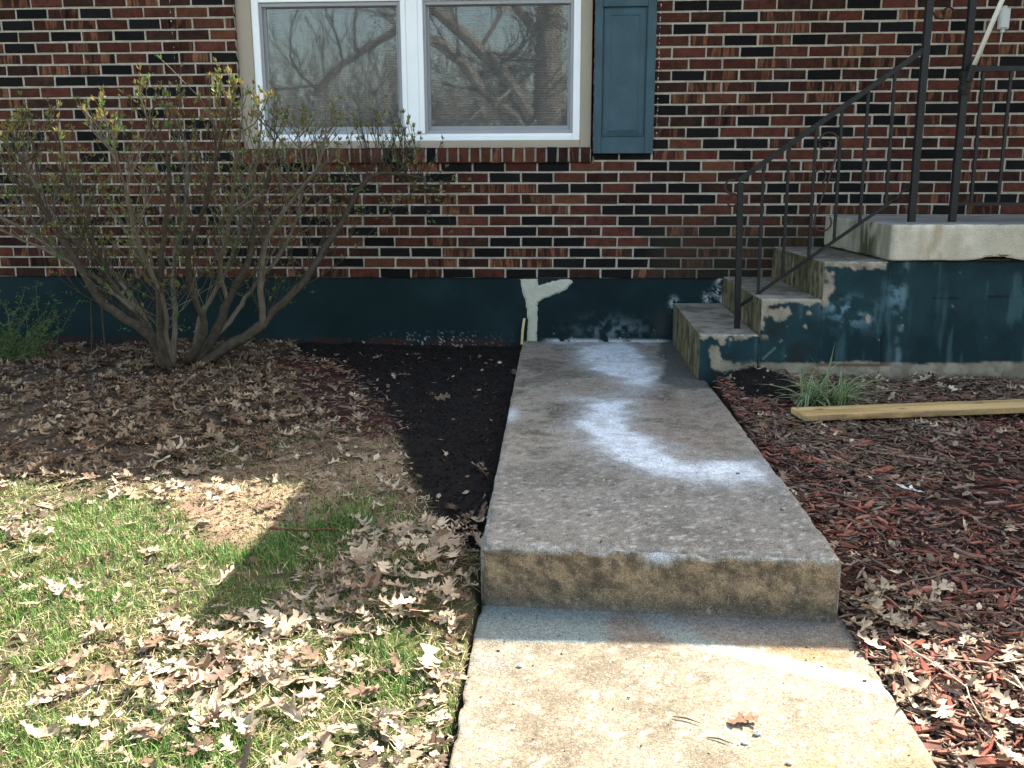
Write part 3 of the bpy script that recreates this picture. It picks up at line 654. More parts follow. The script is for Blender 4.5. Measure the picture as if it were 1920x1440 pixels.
# =================================================================== FRONT STEPS
steps = empty('front_steps', (1.9, -.6, -.4)); tag(steps, 'worn concrete front steps with landing slab over peeling dark green base', 'steps')
steps_inv = Vector((-1.9, .6, .4))
YSF = -1.15
STP = [(1.487, -.168, -.152), (1.79, .018, .018), (2.092, .208, .208)]
def paintmask(x, z):
    """1 = dark green paint, 0 = bare concrete, on the front face"""
    v = np.stack([x, 0 * x, z], -1); e = (fbm(v, 28, 4, 41.) - .5); e2 = fbm(v, 60, 3, 42.)
    top = np.where(x < 1.79, -.168, np.where(x < 2.092, .018, np.where(x < 2.40, .205, 1.0)))
    edge = top - z
    thick = .020 + .014 * ss(x, 1.79, 1.8) + .05 * np.exp(-((x - 2.13) / .06) ** 2)*0
    m = ss(edge + e * .06, thick * .75, thick * .75 + .008)
    for (xe, z0) in ((2.092, .0), (1.79, -.17)):
        wv = .030 if xe > 2 else .018
        m *= 1 - ss(-(np.abs(x - xe - wv * .4) - wv + e * .13), -.004, .010) * ss(z, z0 - .03, z0) * (x > xe - .002)
    def spot(cx, cz, rx, rz, k=.10): return ss(-(np.hypot((x - cx) / rx, (z - cz) / rz) - 1 + e * 2.2 * k * 10), -.1, .15)
    for sp in ((1.875, -.045, .045, .022, .12), (1.90, -.06, .040, .030, .10), (2.035, -.055, .020, .015, .12), (2.02, -.12, .012, .01, .1), (1.60, -.205, .018, .022, .07), (1.568, -.255, .026, .040, .06), (1.575, -.315, .026, .045, .06), (1.62, -.335, .05, .03, .06), (1.74, -.34, .10, .028, .1), (2.33, -.075, .012, .02, .1), (1.645, -.19, .01, .01, .02)):
        m *= 1 - spot(*sp)
    bot = -.306 - .012 * ss(x, 2.5, 2.6)*0 + .006 * np.sin(x * 9)
    m *= 1 - ss(-(z - bot + e * .03), -.003, .006) * ss(x, 1.66, 1.80)
    return m, e, e2
def col_steps(V, N):
    x, y, z = V.T; f1 = fbm(V, 4, 4, 51.); f2 = fbm(V, 18, 4, 52.); f3 = fbm(V * [1, 1, .25], 30, 3, 53.); f4 = fbm(V, 70, 3, 54.)
    tread = mixc((.125, .110, .085), (.26, .232, .19), ss(f1 * .5 + f2 * .5, .36, .62)); tread = mixc(tread, (.36, .33, .29), ss(-y, 1.10, 1.15) * ss(f4, .45, .62) * .9)
    riser = mixc((.080, .070, .038), (.155, .138, .085), ss(f3, .35, .65)); riser = mixc(riser, (.028, .026, .018), ss(f2, .52, .66) * .7); riser = mixc(riser, (.30, .28, .22), ss(f3, .66, .78) * .6)
    front = mixc((.165, .142, .108), (.265, .23, .18), ss(f2, .35, .62)); front = mixc(front, (.12, .11, .085), ss(-z, .28, .32) * .6 * ss(f1, .35, .6))
    m, e, e2 = paintmask(x, z)
    pc = mixc((.0070, .0210, .0260), (.0125, .0340, .0410), ss(f1, .35, .65)); pc = mixc(pc, (.014, .018, .017), ss(fbm(V, 7, 3, 55.), .50, .66) * ss(x, 2.3, 1.9) * .8)
    wsh = (np.exp(-((x - 2.20) / .10) ** 2 - ((z + .02) / .05) ** 2) + np.exp(-((x - 2.46) / .05) ** 2 - ((z - .03) / .07) ** 2) * .9 + np.exp(-((x - 2.29) / .12) ** 2 - ((z + .09) / .05) ** 2) * .5) * ss(f2, .46, .60)
    pc = mixc(pc, (.13, .23, .29), np.clip(wsh, 0, 1) * .85)
    seam = np.exp(-((x - 2.50 - .006 * np.sin(z * 40)) / .014) ** 2) * ss(f2, .40, .58); pc = mixc(pc, (.10, .16, .18), seam * .8)
    pc = mixc(pc, (.006, .010, .012), ((np.abs(z - .030 - .004 * np.sin(x * 11)) < .0022) & (x > 2.56)) * .9)
    pc = mixc(pc, (.05, .10, .115), ss(fbm(V * [1, 1, .15], 22, 3, 57.), .60, .75) * .5)
    pc = mixc(pc, (.22, .22, .20), (np.abs(z + .20 - (x - 1.9) * 1.1) < .003) * (np.abs(x - 1.86) < .05) * .8)
    pc = mixc(pc, (.22, .23, .21), ss(fbm(V, 150, 3, 58.), .80, .86) * .7)
    front = mixc(front, pc, m)
    front = mixc(front, (.07, .022, .018), (np.abs(z + .318) < .008) * ss(x, 2.05, 2.1) * ss(2.5 - x, 0, .05) * .7)
    c = np.where((N[:, 2] > .5)[:, None], tread, np.where((N[:, 0] < -.5)[:, None], riser, front))
    side = (N[:, 0] < -.5) & (y > -.20) & (z < -.15); c = np.where(side[:, None], mixc(c, (.12, .14, .15), .4 * ss(y, -.2, -.02)), c)
    return c
def step_warp(V):
    V = V.copy(); k = V[:, 0] < 1.80; V[:, 2] += np.where(k & (V[:, 2] > -.3), .016 * ss(V[:, 1], -1.15, 0), 0); return V
s1 = block('step', 1.487, 1.796, YSF, -.0015, -.55, -.168, M_STEP, col_steps, None, .008, .010, .003, .008, step_warp, 'xyZ'); 
s2 = block('step', 1.790, 2.098, YSF - .001, -.0015, -.55, .018, M_STEP, col_steps, None, .008, .010, .003, .008, None, 'xyZ')
s3 = block('step', 2.092, 2.412, YSF - .002, -.0015, -.55, .208, M_STEP, col_steps, None, .008, .010, .003, .008, None, 'xyZ')
s4 = block('landing_base', 2.405, 5.8, YSF + .018, -.0015, -.60, .212, M_PAINT, col_steps, None, .010, .008, .004, 0, None, 'y')
def col_land(V, N):
    x, y, z = V.T; f1 = fbm(V, 3, 4, 61.); f2 = fbm(V, 15, 4, 62.); f3 = fbm(V * [1, 1, .2], 22, 3, 63.)
    top = mixc((.17, .165, .155), (.26, .25, .235), ss(f1, .35, .65))
    fr = mixc((.42, .37, .29), (.58, .525, .44), ss(f1 * .6 + f2 * .4, .36, .60)); fr = mixc(fr, (.30, .235, .15), np.exp(-((x - 2.62) / .10) ** 2) * ss(f3, .4, .6) * .7); fr = mixc(fr, (.16, .14, .11), ss(f2, .62, .75) * .35)
    fr = mixc(fr, (.20, .185, .13), ss(2.45 - x, 0, .06) * .8)
    sd = mixc((.26, .24, .18), (.38, .35, .28), ss(f1, .35, .65)); sd = mixc(sd, (.065, .065, .025), ss(f3, .46, .62) * np.exp(-((y + .82) / .24) ** 2) * .95); sd = mixc(sd, (.17, .155, .115), ss(-y, .95, 1.1) * .6)
    return np.where((N[:, 2] > .5)[:, None], top, np.where((N[:, 0] < -.5)[:, None], sd, fr))
def land_warp(V):
    V = V.copy(); b = (V[:, 2] < .235) & (V[:, 1] < -1.10)
    V[:, 2] += np.where(b, .020 * np.exp(-((V[:, 0] - 2.93) / .09) ** 2) * (.6 + .8 * fbm(V, 40, 3, 3.)), 0); V[:, 0] += .0; V[:, 2] += -.004 * ss(-V[:, 1], 0, 1.1) * (V[:, 2] > .3); return V
s5 = block('landing_slab', 2.402, 5.85, YSF - .012, -.0015, .214, .402, M_STEP, col_land, None, .012, .014, .0025, .006, land_warp, 'xyZ')
for o in (s1, s2, s3, s4, s5): o.parent = steps; o.location = steps_inv

# =================================================================== RAILINGS
YR = -.935
def xt(x): return .617 + (x - 1.695) * (1.229 - .617) / (2.557 - 1.695)
def xb(x): return -.044 + (x - 1.727) * (.556 + .044) / (2.545 - 1.727)
rail = empty('stair_railing', (1.71, YR, -.165)); tag(rail, 'black wrought iron stair railing with scrolls rising along the concrete steps', 'railing')
ri = Vector((-1.71, -YR, .165))
def part(mbx, name, mat, parent, inv, smooth=False):
    o = mbx.build(name, mat, parent, smooth); o.location = inv; return o
m_ = MB(); m_.bar((1.716, YR, -.168), (1.694, YR, .60), .0145); part(m_, 'newel_post', M_IRON, rail, ri)
m_ = MB(); m_.tube([(1.683, YR, .610), (2.575, YR, xt(2.575) + .01)], .0125, 4, True, True); part(m_, 'handrail', M_IRON, rail, ri)
m_ = MB(); m_.tube([(1.71, YR, xb(1.71)), (2.47, YR, xb(2.47))], .0075, 4, True, True); part(m_, 'bottom_rail', M_IRON, rail, ri)
PK = [(1.808, 1.817), (1.934, 1.939), (2.064, 2.069), (2.187, 2.194), (2.311, 2.319), (2.434, 2.445)]
for a, b in PK:
    m_ = MB(); m_.bar((b, YR, xb(b)), (a, YR, xt(a)), .0068); part(m_, 'picket', M_IRON, rail, ri)
def arc(cx, cz, r0, a0, a1, n=16, r1=None, y=YR):
    r1 = r1 or r0; return [(cx + (r0 + (r1 - r0) * k / n) * math.cos(R(a0 + (a1 - a0) * k / n)), y, cz + (r0 + (r1 - r0) * k / n) * math.sin(R(a0 + (a1 - a0) * k / n))) for k in range(n + 1)]
def scroll(paths, rad, mat, parent, inv):
    m_ = MB()
    for p in paths: m_.tube(p, rad, 6)
    part(m_, 'scroll', mat, parent, inv, True)
# lamb's-tongue curl left of the newel
scroll([arc(1.650, .578, .036, 60, 275, 16, .034) + arc(1.655, .515, .030, 80, -10, 8, .030)[0:] , arc(1.655, .508, .030, 0, -150, 12, .026)], .0052, M_RUSTY, rail, ri)
# panel scroll between third and fourth picket
scroll([arc(2.128, .800, .052, -10, 225, 18, .045)], .0050, M_RUSTY, rail, ri)
scroll([[(2.178, YR, .79), (2.176, YR, .74), (2.160, YR, .68), (2.140, YR, .60), (2.122, YR, .54), (2.10, YR, .47), (2.088, YR, .43)] + arc(2.130, .395, .046, 165, 400, 18, .043)], .0050, M_RUSTY, rail, ri)
scroll([arc(2.100, .635, .027, 200, -20, 12, .030) + [(2.118, YR, .60), (2.112, YR, .585)]], .0046, M_RUSTY, rail, ri)
scroll([arc(2.160, .595, .022, 110, -30, 8, .024), arc(2.128, .79, .012, 90, -90, 6)], .0044, M_RUSTY, rail, ri)
scroll([[(2.47, YR, xb(2.47)), (2.500, YR, .520), (2.520, YR, .552), (2.545, YR, .562), (2.572, YR, .590)]], .0050, M_IRON, rail, ri)

colm = empty('porch_column', (2.67, YR, .40)); tag(colm, 'tall twin-bar black iron porch column with curled scrollwork standing on the landing', 'column'); ci = Vector((-2.67, -YR, -.40))
XP = (2.577, 2.783)
for xp in XP:
    m_ = MB(); m_.tube([(xp + .004, YR, .398), (xp - .002, YR, 1.0), (xp - .012, YR, 2.75)], .0160, 4, True, True); part(m_, 'post', M_IRON, colm, ci)
m_ = MB(); m_.box(2.54, 2.82, YR - .02, YR + .02, 2.70, 2.75, .002); part(m_, 'top_plate', M_IRON, colm, ci)
scroll([arc(2.645, 1.445, .060, 130, 275, 14, .055), arc(2.668, 1.415, .027, 190, -30, 12, .027)], .0050, M_IRON, colm, ci)
scroll([arc(2.69, 1.62, .060, -60, 80, 14, .055), arc(2.66, 1.66, .027, 10, 200, 12, .027)], .0050, M_IRON, colm, ci)

lrail = empty('landing_railing', (2.80, YR, .40)); tag(lrail, 'straight black iron guard railing along the landing right of the porch column', 'railing'); li = Vector((-2.80, -YR, -.40))
m_ = MB(); m_.tube([(2.79, YR, 1.152), (5.5, YR, 1.152)], .0120, 4, True, True); part(m_, 'handrail', M_IRON, lrail, li)
m_ = MB(); m_.tube([(2.79, YR, .489), (5.5, YR, .489)], .0075, 4, True, True); part(m_, 'bottom_rail', M_IRON, lrail, li)
k = 0; xx = 2.873
while xx < 5.5:
    m_ = MB(); m_.bar((xx, YR, .489), (xx - .006, YR, 1.15), .0068); part(m_, 'picket', M_IRON, lrail, li); xx += .1355
m_ = MB(); m_.bar((5.5, YR, .40), (5.5, YR, 1.16), .0150); part(m_, 'end_post', M_IRON, lrail, li)

br = empty('pole_bracket', (2.785, YR, 1.08)); tag(br, 'black taped bracket clamped on the right porch post holding the white pole', 'bracket'); bi = Vector((-2.785, -YR, -1.08))
m_ = MB()
for k in range(6):
    rr = random.Random(k); m_.tube([(2.780 + rr.uniform(-.003, .003), YR, 1.035 + k * .017), (2.780 + rr.uniform(-.003, .003), YR - .004, 1.035 + k * .017 + .020)], [.030 + rr.uniform(-.002, .004)] * 2, 8)
part(m_, 'tape_wrap', M_IRON, br, bi)
m_ = MB(); m_.tube([(2.783, YR - .036, 1.09), (2.795, YR - .046, 1.165)], [.019, .019], 10); part(m_, 'socket', M_IRON, br, bi)
pole = empty('white_pole', (2.785, YR - .04, 1.10)); tag(pole, 'slim white painted pole slanting up from the taped porch post bracket', 'pole'); pi_ = Vector((-2.785, -YR + .04, -1.10))
m_ = MB(); m_.tube([(2.7885, YR - .042, 1.13), (2.885, YR - .115, 1.50), (3.11, YR - .29, 2.35)], [.0115, .0115, .011], 12); part(m_, 'shaft', M_POLE, pole, pi_, True)
m_ = MB(); m_.tube([(2.780, YR - .038, 1.092), (2.7885, YR - .042, 1.13)], [.0100, .0118], 10); part(m_, 'peeled_tip', pm('peeled_paint', (.45, .34, .18), .5, 60, .7, .4, 90, speck=[(90, .3, (.2, .05, .02), .3)]), pole, pi_)

# =================================================================== LUMBER, STAKE
brd = empty('deck_board', (2.4, -1.9, -.38)); tag(brd, 'long yellow treated pine board lying on red mulch beside the walkway', 'board')
def board(L, W, T):
    V0, N0 = None, None
    def bc(V, N):
        x, y, z = V.T; g1 = fbm(V * [1.2, 26, 26], 1, 4, 3.); c = mixc((.34, .215, .085), (.52, .36, .17), ss(g1, .35, .65))
        for (kx, ky, kr) in ((.11, -.05, .012), (.47, -.09, .010), (.86, -.04, .013), (1.3, -.1, .011)): c = mixc(c, (.16, .075, .03), np.exp(-((x - kx) / (kr * 1.9)) ** 2 - ((y - ky) / kr) ** 2))
        c = mixc(c, (.22, .145, .075), (N[:, 1] < -.5) * (.45 + .5 * ss(fbm(V, 9, 4, 6.), .4, .6))); return mixc(c, (.20, .16, .11), ss(fbm(V, 12, 4, 8.), .60, .75) * .6)
    o = block('plank', 0, L, -W, 0, 0, T, M_PLANKV, bc, None, .012, .003, .0012, .002, None, 'xXyYzZ'); return o
o = board(2.0, .140, .0265); o.parent = brd; A_ = Vector((1.786, -1.873, -.395)); ang = math.atan2(-1.69 + 1.873, 2.878 - 1.786)
o.location = A_ - Vector((2.4, -1.9, -.38)); o.rotation_euler = (R(1), R(-.3), ang)
stk = MB(); stk.tube([(.515, -.045, -.42), (.520, -.035, -.33), (.531, -.022, -.253)], .0075, 4, True, True)
o = stk.build('wood_stake', pm('raw_wood', (.50, .36, .20), .15, 20, .7, .2, 80)); tag(o, 'thin pale wooden stake leaning on the green foundation at the slab corner', 'stake')

# =================================================================== LEAVES
def leaf_geo(seed, curl=1.0):
    rr = random.Random(seed); sp = [.14, .34, .56, .78, 1.0]; sin_w = [.05, .085, .10, .075, .0]
    tips = [(.25, .22), (.37, .53), (.30, .82), (.12, .93)]
    V = [(0, -.16, 0), (.008, -.16, 0), (.010, .14, 0), (-.008, .14, 0)]; Fc = [(0, 1, 2), (0, 2, 3)]
    spi = []
    for s_ in sp: spi.append(len(V)); V.append((0, s_, 0))
    blunt = seed >= 8
    if blunt: sin_w = [.07, .13, .15, .11, .0]; tips = [(.15, .20), (.22, .50), (.19, .78), (.09, .93)]; curl *= 1.35
    for sd in (-1, 1):
        si = []
        for k, s_ in enumerate(sp[:-1]): si.append(len(V)); V.append((sd * sin_w[k] * rr.uniform(.8, 1.3), s_ + rr.uniform(-.02, .02), 0))
        si.append(spi[-1])
        for k, (tx, ty) in enumerate(tips):
            tx *= rr.uniform(.75, 1.15); ty += rr.uniform(-.03, .04)
            t = len(V); V.append((sd * tx, ty, 0)); t2 = len(V); V.append((sd * tx * .62, ty + (.080 if k < 3 else .02), 0)); t3 = len(V); V.append((sd * tx * .55, ty - .06, 0))
            a, b = si[k], si[k + 1]; 
            tr = [(spi[k], a, t3), (spi[k], t3, spi[k + 1]), (t3, t, t2), (t3, t2, spi[k + 1]), (spi[k + 1], t2, b)]
            if b == spi[k + 1]: tr = tr[:4]
            Fc += [q if sd < 0 else q[::-1] for q in tr]
    V = np.array(V, float); V[:, 1] -= .45
    cx, cy, tw = rr.uniform(-.5, 2.2) * curl, rr.uniform(-.7, 1.1) * curl, rr.uniform(-.9, .9) * curl
    x, y = V[:, 0].copy(), V[:, 1].copy()
    V[:, 2] = cx * x * x * 1.3 + cy * y * y * .5 + tw * x * y + .05 * np.sin(9 * y + rr.uniform(0, 6)) * np.abs(x) * 3 * curl
    V[:, 0] *= .86 - min(.40, abs(cx) * .12); V[:, 1] *= 1 - min(.3, abs(cy) * .12)
    return V, np.array(Fc)
LG = [leaf_geo(s_, .35 + .13 * s_) for s_ in range(12)]
LME = []
for k, (V, Fc) in enumerate(LG):
    me = bpy.data.meshes.new('oak_leaf'); me.from_pydata([tuple(v) for v in V], [], [tuple(map(int, f)) for f in Fc]); me.materials.append(M_LEAF); me.update()
    me.polygons.foreach_set('use_smooth', np.ones(len(me.polygons), bool)); LME.append(me)
LC = np.array(LEAFC)
CLR = [(-.42, -2.80), (-.05, -2.78), (.10, -2.98), (-.02, -3.20), (-.08, -3.50), (-.30, -3.52)]
def leaf_density(x, y):
    p = np.stack([x, y, 0 * x], -1); n1 = fbm(p, 1.6, 3, 71.); n2 = fbm(p, 5, 3, 72.)
    lawn = .20 + .66 * ss(n1 * .5 + n2 * .5, .44, .60); lawn *= 1 - .55 * ss(-y, 2.4, 2.6) * ss(3.3 + y, 0, .3) * 0
    lawn = lawn * (.75 + .45 * ss(-y, 3.4, 3.9) * ss(x, -.6, .1))
    d = lawn
    d = np.maximum(d, ss(-sdf(x, y, LSH), -.10, .10) * (.35 + .60 * ss(n1 * .5 + n2 * .5, .38, .58)))
    d = np.where(sdf(x, y, DIRT) < -.03, .17, d)
    d = np.where(sdf(x, y, REDM) < 0, .16, d); d = np.where(sdf(x, y, BLACK) < 0, .012 + .05 * ss(-y, 2.2, 2.8), d)
    d = d * (1 - .85 * ss(-sdf(x, y, CLR), -.05, .05))
    d = np.maximum(d, ss(-sdf(x, y, LEAFP), -.08, .05) * .95)
    edge = np.exp(-((x - .47) / .07) ** 2) * ss(-y, 2.9, 3.0); d = np.maximum(d, edge * .8)
    # right bed: thin scatter, thicker along the slab edge and the foundation
    rb = .05 + .05 * ss(n2, .5, .65) + .5 * np.exp(-((x - 1.68) / .09) ** 2) * ss(-y, 2.9, 3.5) + .35 * np.exp(-((y + 1.30) / .12) ** 2) * ss(x, 2.1, 2.4) + .3 * np.exp(-((y + 3.62) / .25) ** 2) * np.exp(-((x - 1.85) / .25) ** 2)
    d = np.where(x > 1.0, rb, d)
    on = (x > .525) & (x < 1.585); d = np.where(on, 0, d)
    d = np.where((x >= 1.45) & (y > -1.18), 0, d); d = np.where(y > -.03, 0, d)
    return d
N_TRY = 29000
lx = RNG.uniform(-3.4, 3.6, N_TRY); ly = RNG.uniform(-5.0, 0, N_TRY); k = RNG.random(N_TRY) < leaf_density(lx, ly); lx, ly = lx[k], ly[k]
SZ = np.exp(RNG.normal(math.log(.070), .30, len(lx))).clip(.040, .125); lz = gz(lx, ly) + RNG.uniform(.006, .034, len(lx))
pile = np.exp(-((lx - .40) / .14) ** 2) * ss(-ly, 2.9, 3.1) * ss(3.75 + ly, 0, .15); lz += RNG.random(len(lx)) * .05 * pile
yaw, pit, rol = RNG.uniform(0, 6.283, len(lx)), RNG.normal(0, .22, len(lx)), RNG.normal(0, .28, len(lx))
var = RNG.integers(0, 12, len(lx))
dd = np.hypot(lx - CAM.x, ly - CAM.y)
# nearest 300 that lie inside the frame become single leaves
P = np.stack([lx, ly, lz], -1) - np.array(CAM); wd = P @ np.array(fw); sx_ = 960 + F_PX * (P @ np.array(r2)) / wd; sy_ = 720 - F_PX * (P @ np.array(u2)) / wd
ok = (wd > 0) & (sx_ > 10) & (sx_ < 1910) & (sy_ < 1425) & (sy_ > 0); sc_ = np.where(ok, SZ / wd, 0)
big = set(np.argsort(-sc_)[:300].tolist())
for i in big:
    o = bpy.data.objects.new('oak_leaf', LME[var[i]]); COL.objects.link(o); o.parent = ground
    o.location = (lx[i], ly[i], lz[i]); o.scale = (SZ[i] * 1.05,) * 3
    o.rotation_euler = Matrix(rotm(yaw[i:i+1], pit[i:i+1], rol[i:i+1], [1.])[0].tolist()).to_euler()
rest = np.array([i for i in range(len(lx)) if i not in big])
VV, FF, CC, n = [], [], [], 0
for v in range(12):
    q = rest[var[rest] == v]; 
    V, Fc = LG[v]; cols = LC[RNG.integers(0, len(LC), len(q))] * RNG.uniform(.5, 1.1, (len(q), 1)); shrub_dark = ss(-sdf(lx[q], ly[q], LSH), -.05, .25)[:, None]; cols = cols * (1 - shrub_dark * np.array([.30, .38, .44]))  # litter leaves get darker and browner inside the shrub zone
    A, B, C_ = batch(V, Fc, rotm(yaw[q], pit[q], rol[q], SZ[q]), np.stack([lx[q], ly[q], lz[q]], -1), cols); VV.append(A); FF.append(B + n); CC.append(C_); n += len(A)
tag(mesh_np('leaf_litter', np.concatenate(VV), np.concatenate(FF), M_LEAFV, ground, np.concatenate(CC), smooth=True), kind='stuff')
def one_leaf(v, loc, size, rot, col, label, cat='leaf', name='fallen_leaf'):
    V, Fc = LG[v]; o = mesh_np(name, V * size, Fc, leafmat('leaf_tint', [col, col], .2), None, smooth=True); o.location = loc; o.rotation_euler = rot
    tag(o, label, cat); return o
NFr = 15000
qx = RNG.uniform(-3.3, 3.3, NFr); qy = RNG.uniform(-4.9, -.05, NFr); dn = leaf_density(qx, qy)
k = RNG.random(NFr) < np.where(sdf(qx, qy, DIRT) < 0, .55, np.where(qx > 1, np.where((qx > 1.6) & (qy < -1.18), .45, 0), np.minimum(1, dn * 1.6 + .05 * (dn > 0)))); k &= ~((qx > .52) & (qx < 1.6)); qx, qy = qx[k], qy[k]; n_ = len(qx)
FGm = np.array([(-.5, -.2, 0), (.1, -.35, .08), (.5, .05, .02), (.05, .3, .1), (-.35, .25, -.03)]); FFm = np.array([(0, 1, 3), (1, 2, 3), (0, 3, 4)])
A, B, C_ = batch(FGm, FFm, rotm(RNG.uniform(0, 6.28, n_), RNG.normal(0, .4, n_), RNG.normal(0, .4, n_), RNG.uniform(.010, .036, n_)), np.stack([qx, qy, gz(qx, qy) + RNG.uniform(.002, .022, n_)], -1), LC[RNG.integers(0, len(LC), n_)] * RNG.uniform(.35, 1.05, (n_, 1)))
tag(mesh_np('leaf_fragments', A, B, M_LEAFV, ground, C_), kind='stuff')
one_leaf(2, (2.02, -2.70, float(gz(2.02, -2.70)) + .038), .12, (.1, .15, 1.2), (.60, .61, .62), 'bleached white oak leaf lying alone on the red mulch right of the slab')
one_leaf(4, (.758, -1.885, -.398), .075, (.05, .1, 1.9), (.25, .18, .12), 'small curled brown leaf on the upper concrete slab left of the white powder')
one_leaf(1, (1.185, -3.945, -.588), .085, (.1, -.1, -1.4), (.16, .095, .055), 'crumpled tan leaf with stalk on the sunny lower concrete slab')
one_leaf(7, (.955, -.028, .735), .06, (1.4, .3, .4), (.16, .12, .08), 'dead curled leaf stuck under the window sill corner by the shutter')

# =================================================================== MULCH CHIPS
def chip_geo(seed):
    rr = random.Random(seed); L, W, T = 1.0, rr.uniform(.07, .27), rr.uniform(.04, .10); b = rr.uniform(-.10, .10)
    V = []
    for (xx, ww) in ((-.5, rr.uniform(.3, 1)), (0, 1), (.5, rr.uniform(.2, .8))):
        sk = rr.uniform(-.06, .06)
        for (yy, zz) in ((-1, 0), (1, 0), (1, 1), (-1, 1)):
            V.append((xx * L + sk * yy, yy * W / 2 * ww, (zz - .5) * T + b * (1 - 4 * xx * xx)))
    Fc = []
    for i in (0, 4):
        for k in range(4): a, c_ = i + k, i + (k + 1) % 4; Fc += [(a, c_, c_ + 4), (a, c_ + 4, a + 4)]
    Fc += [(0, 2, 1), (0, 3, 2), (8, 9, 10), (8, 10, 11)]
    return np.array(V), np.array(Fc)
CG = [chip_geo(k) for k in range(8)]; CME = []
for V, Fc in CG:
    me = bpy.data.meshes.new('wood_chip'); me.from_pydata([tuple(v) for v in V], [], [tuple(map(int, f)) for f in Fc]); me.materials.append(M_CHIP); me.update(); CME.append(me)
NC = 78000
cx = RNG.uniform(1.50, 4.2, NC); cy = RNG.uniform(-5.0, -1.12, NC); e = (fbm(np.stack([cx, cy, 0 * cx], -1), 6, 3, 81.) - .5) * .1
keep = (RNG.random(NC) < np.where(cx < 3.1, .95, .5)) & (cx > 1.565 + 0 * cy) & (sdf(cx, cy, BSOIL) + e > 0)
keep &= RNG.random(NC) < .35 + .65 * ss(fbm(np.stack([cx, cy, 0 * cx], -1), 1.8, 3, 82.), .30, .48)
cx, cy = cx[keep], cy[keep]
ax = RNG.uniform(-1.0, .15, 3600); ay = RNG.uniform(-2.1, -.1, 3600); k = sdf(ax, ay, REDM) < .03; cx = np.concatenate([cx, ax[k]]); cy = np.concatenate([cy, ay[k]])
CS = np.exp(RNG.normal(math.log(.026), .55, len(cx))).clip(.009, .090)
CS = np.where(cx < 1, CS * .7, CS)
cz = gz(cx, cy) + RNG.uniform(0.0, .022, len(cx)); cyaw, cp, cr = RNG.uniform(0, 6.283, len(cx)), RNG.normal(0, .16, len(cx)), RNG.normal(0, .5, len(cx)); cv = RNG.integers(0, 8, len(cx))
P = np.stack([cx, cy, cz], -1) - np.array(CAM); wd = P @ np.array(fw); sx_ = 960 + F_PX * (P @ np.array(r2)) / wd; sy_ = 720 - F_PX * (P @ np.array(u2)) / wd
sc_ = np.where((sx_ > 5) & (sx_ < 1915) & (sy_ < 1435) & (cz > gz(cx, cy) + .012), CS / wd, 0); big = set(np.argsort(-sc_)[:300].tolist())
def chip_rot(i, s_): return rotm(cyaw[i], cr[i] * .5, cp[i], s_)
for i in big:
    o = bpy.data.objects.new('wood_chip', CME[cv[i]]); COL.objects.link(o); o.parent = ground; o.location = (cx[i], cy[i], cz[i]); o.scale = (CS[i],) * 3
    o.rotation_euler = Matrix(chip_rot(np.array([i]), [1.])[0].tolist()).to_euler()
rest = np.array([i for i in range(len(cx)) if i not in big]); CHC = np.array([(.05, .020, .017), (.185, .062, .046), (.25, .090, .062), (.14, .078, .060), (.31, .135, .098), (.045, .020, .018), (.24, .17, .14), (.14, .05, .04), (.09, .07, .06), (.17, .13, .105)])
VV, FF, CC, n = [], [], [], 0
brn = fbm(np.stack([cx, cy, 0 * cx], -1), 1.4, 3, 88.)
for v in range(8):
    q = rest[cv[rest] == v]; V, Fc = CG[v]; cols = CHC[RNG.integers(0, len(CHC), len(q))] * RNG.uniform(.7, 1.25, (len(q), 1))
    cols = mixc(cols, np.array([.16, .115, .085]) * RNG.uniform(.4, 1.7, (len(q), 1)), .12 + ss(brn[q], .46, .58) * .7)
    A, B, C_ = batch(V, Fc, chip_rot(q, CS[q]), np.stack([cx[q], cy[q], cz[q]], -1), cols); VV.append(A); FF.append(B + n); CC.append(C_); n += len(A)
# dark crumbs of the fresh soil
bxx = RNG.uniform(-1.1, 1.95, 26000); byy = RNG.uniform(-3.2, -.02, 26000); k = (np.minimum(sdf(bxx, byy, BLACK) + 0, sdf(bxx, byy, BSOIL)) < .02) & ((bxx < .545) | (bxx > 1.57)); bxx, byy = bxx[k], byy[k]; n_ = len(bxx)
cols = np.array([.010, .0085, .0085]) * RNG.uniform(.5, 2.4, (n_, 1)); red_ = RNG.random(n_) < .05; cols[red_] = [.07, .045, .035]; brn_ = RNG.random(n_) < .22; cols[brn_] = np.array([.030, .018, .014]) * RNG.uniform(.6, 1.5, (int(brn_.sum()), 1))
V, Fc = CG[0]; A, B, C_ = batch(V * [1, 1.6, 2.2], Fc, rotm(RNG.uniform(0, 6.28, n_), RNG.normal(0, .5, n_), RNG.normal(0, .5, n_), RNG.uniform(.006, .018, n_)), np.stack([bxx, byy, gz(bxx, byy) + RNG.uniform(-.002, .010, n_)], -1), cols)
tag(mesh_np('wood_chips', np.concatenate(VV), np.concatenate(FF), M_CHIPV, ground, np.concatenate(CC)), kind='stuff')
dx_ = RNG.uniform(-1.4, .53, 26000); dy_ = RNG.uniform(-3.4, -1.7, 26000); k = RNG.random(26000) < np.where(sdf(dx_, dy_, DIRT) < .05, .9, .12) * (sdf(dx_, dy_, BLACK) > 0); dx_, dy_ = dx_[k], dy_[k]; n_ = len(dx_)
cd2 = np.array([(.20, .14, .09), (.12, .085, .055), (.27, .20, .135), (.06, .045, .03)])[RNG.integers(0, 4, n_)] * RNG.uniform(.7, 1.2, (n_, 1))
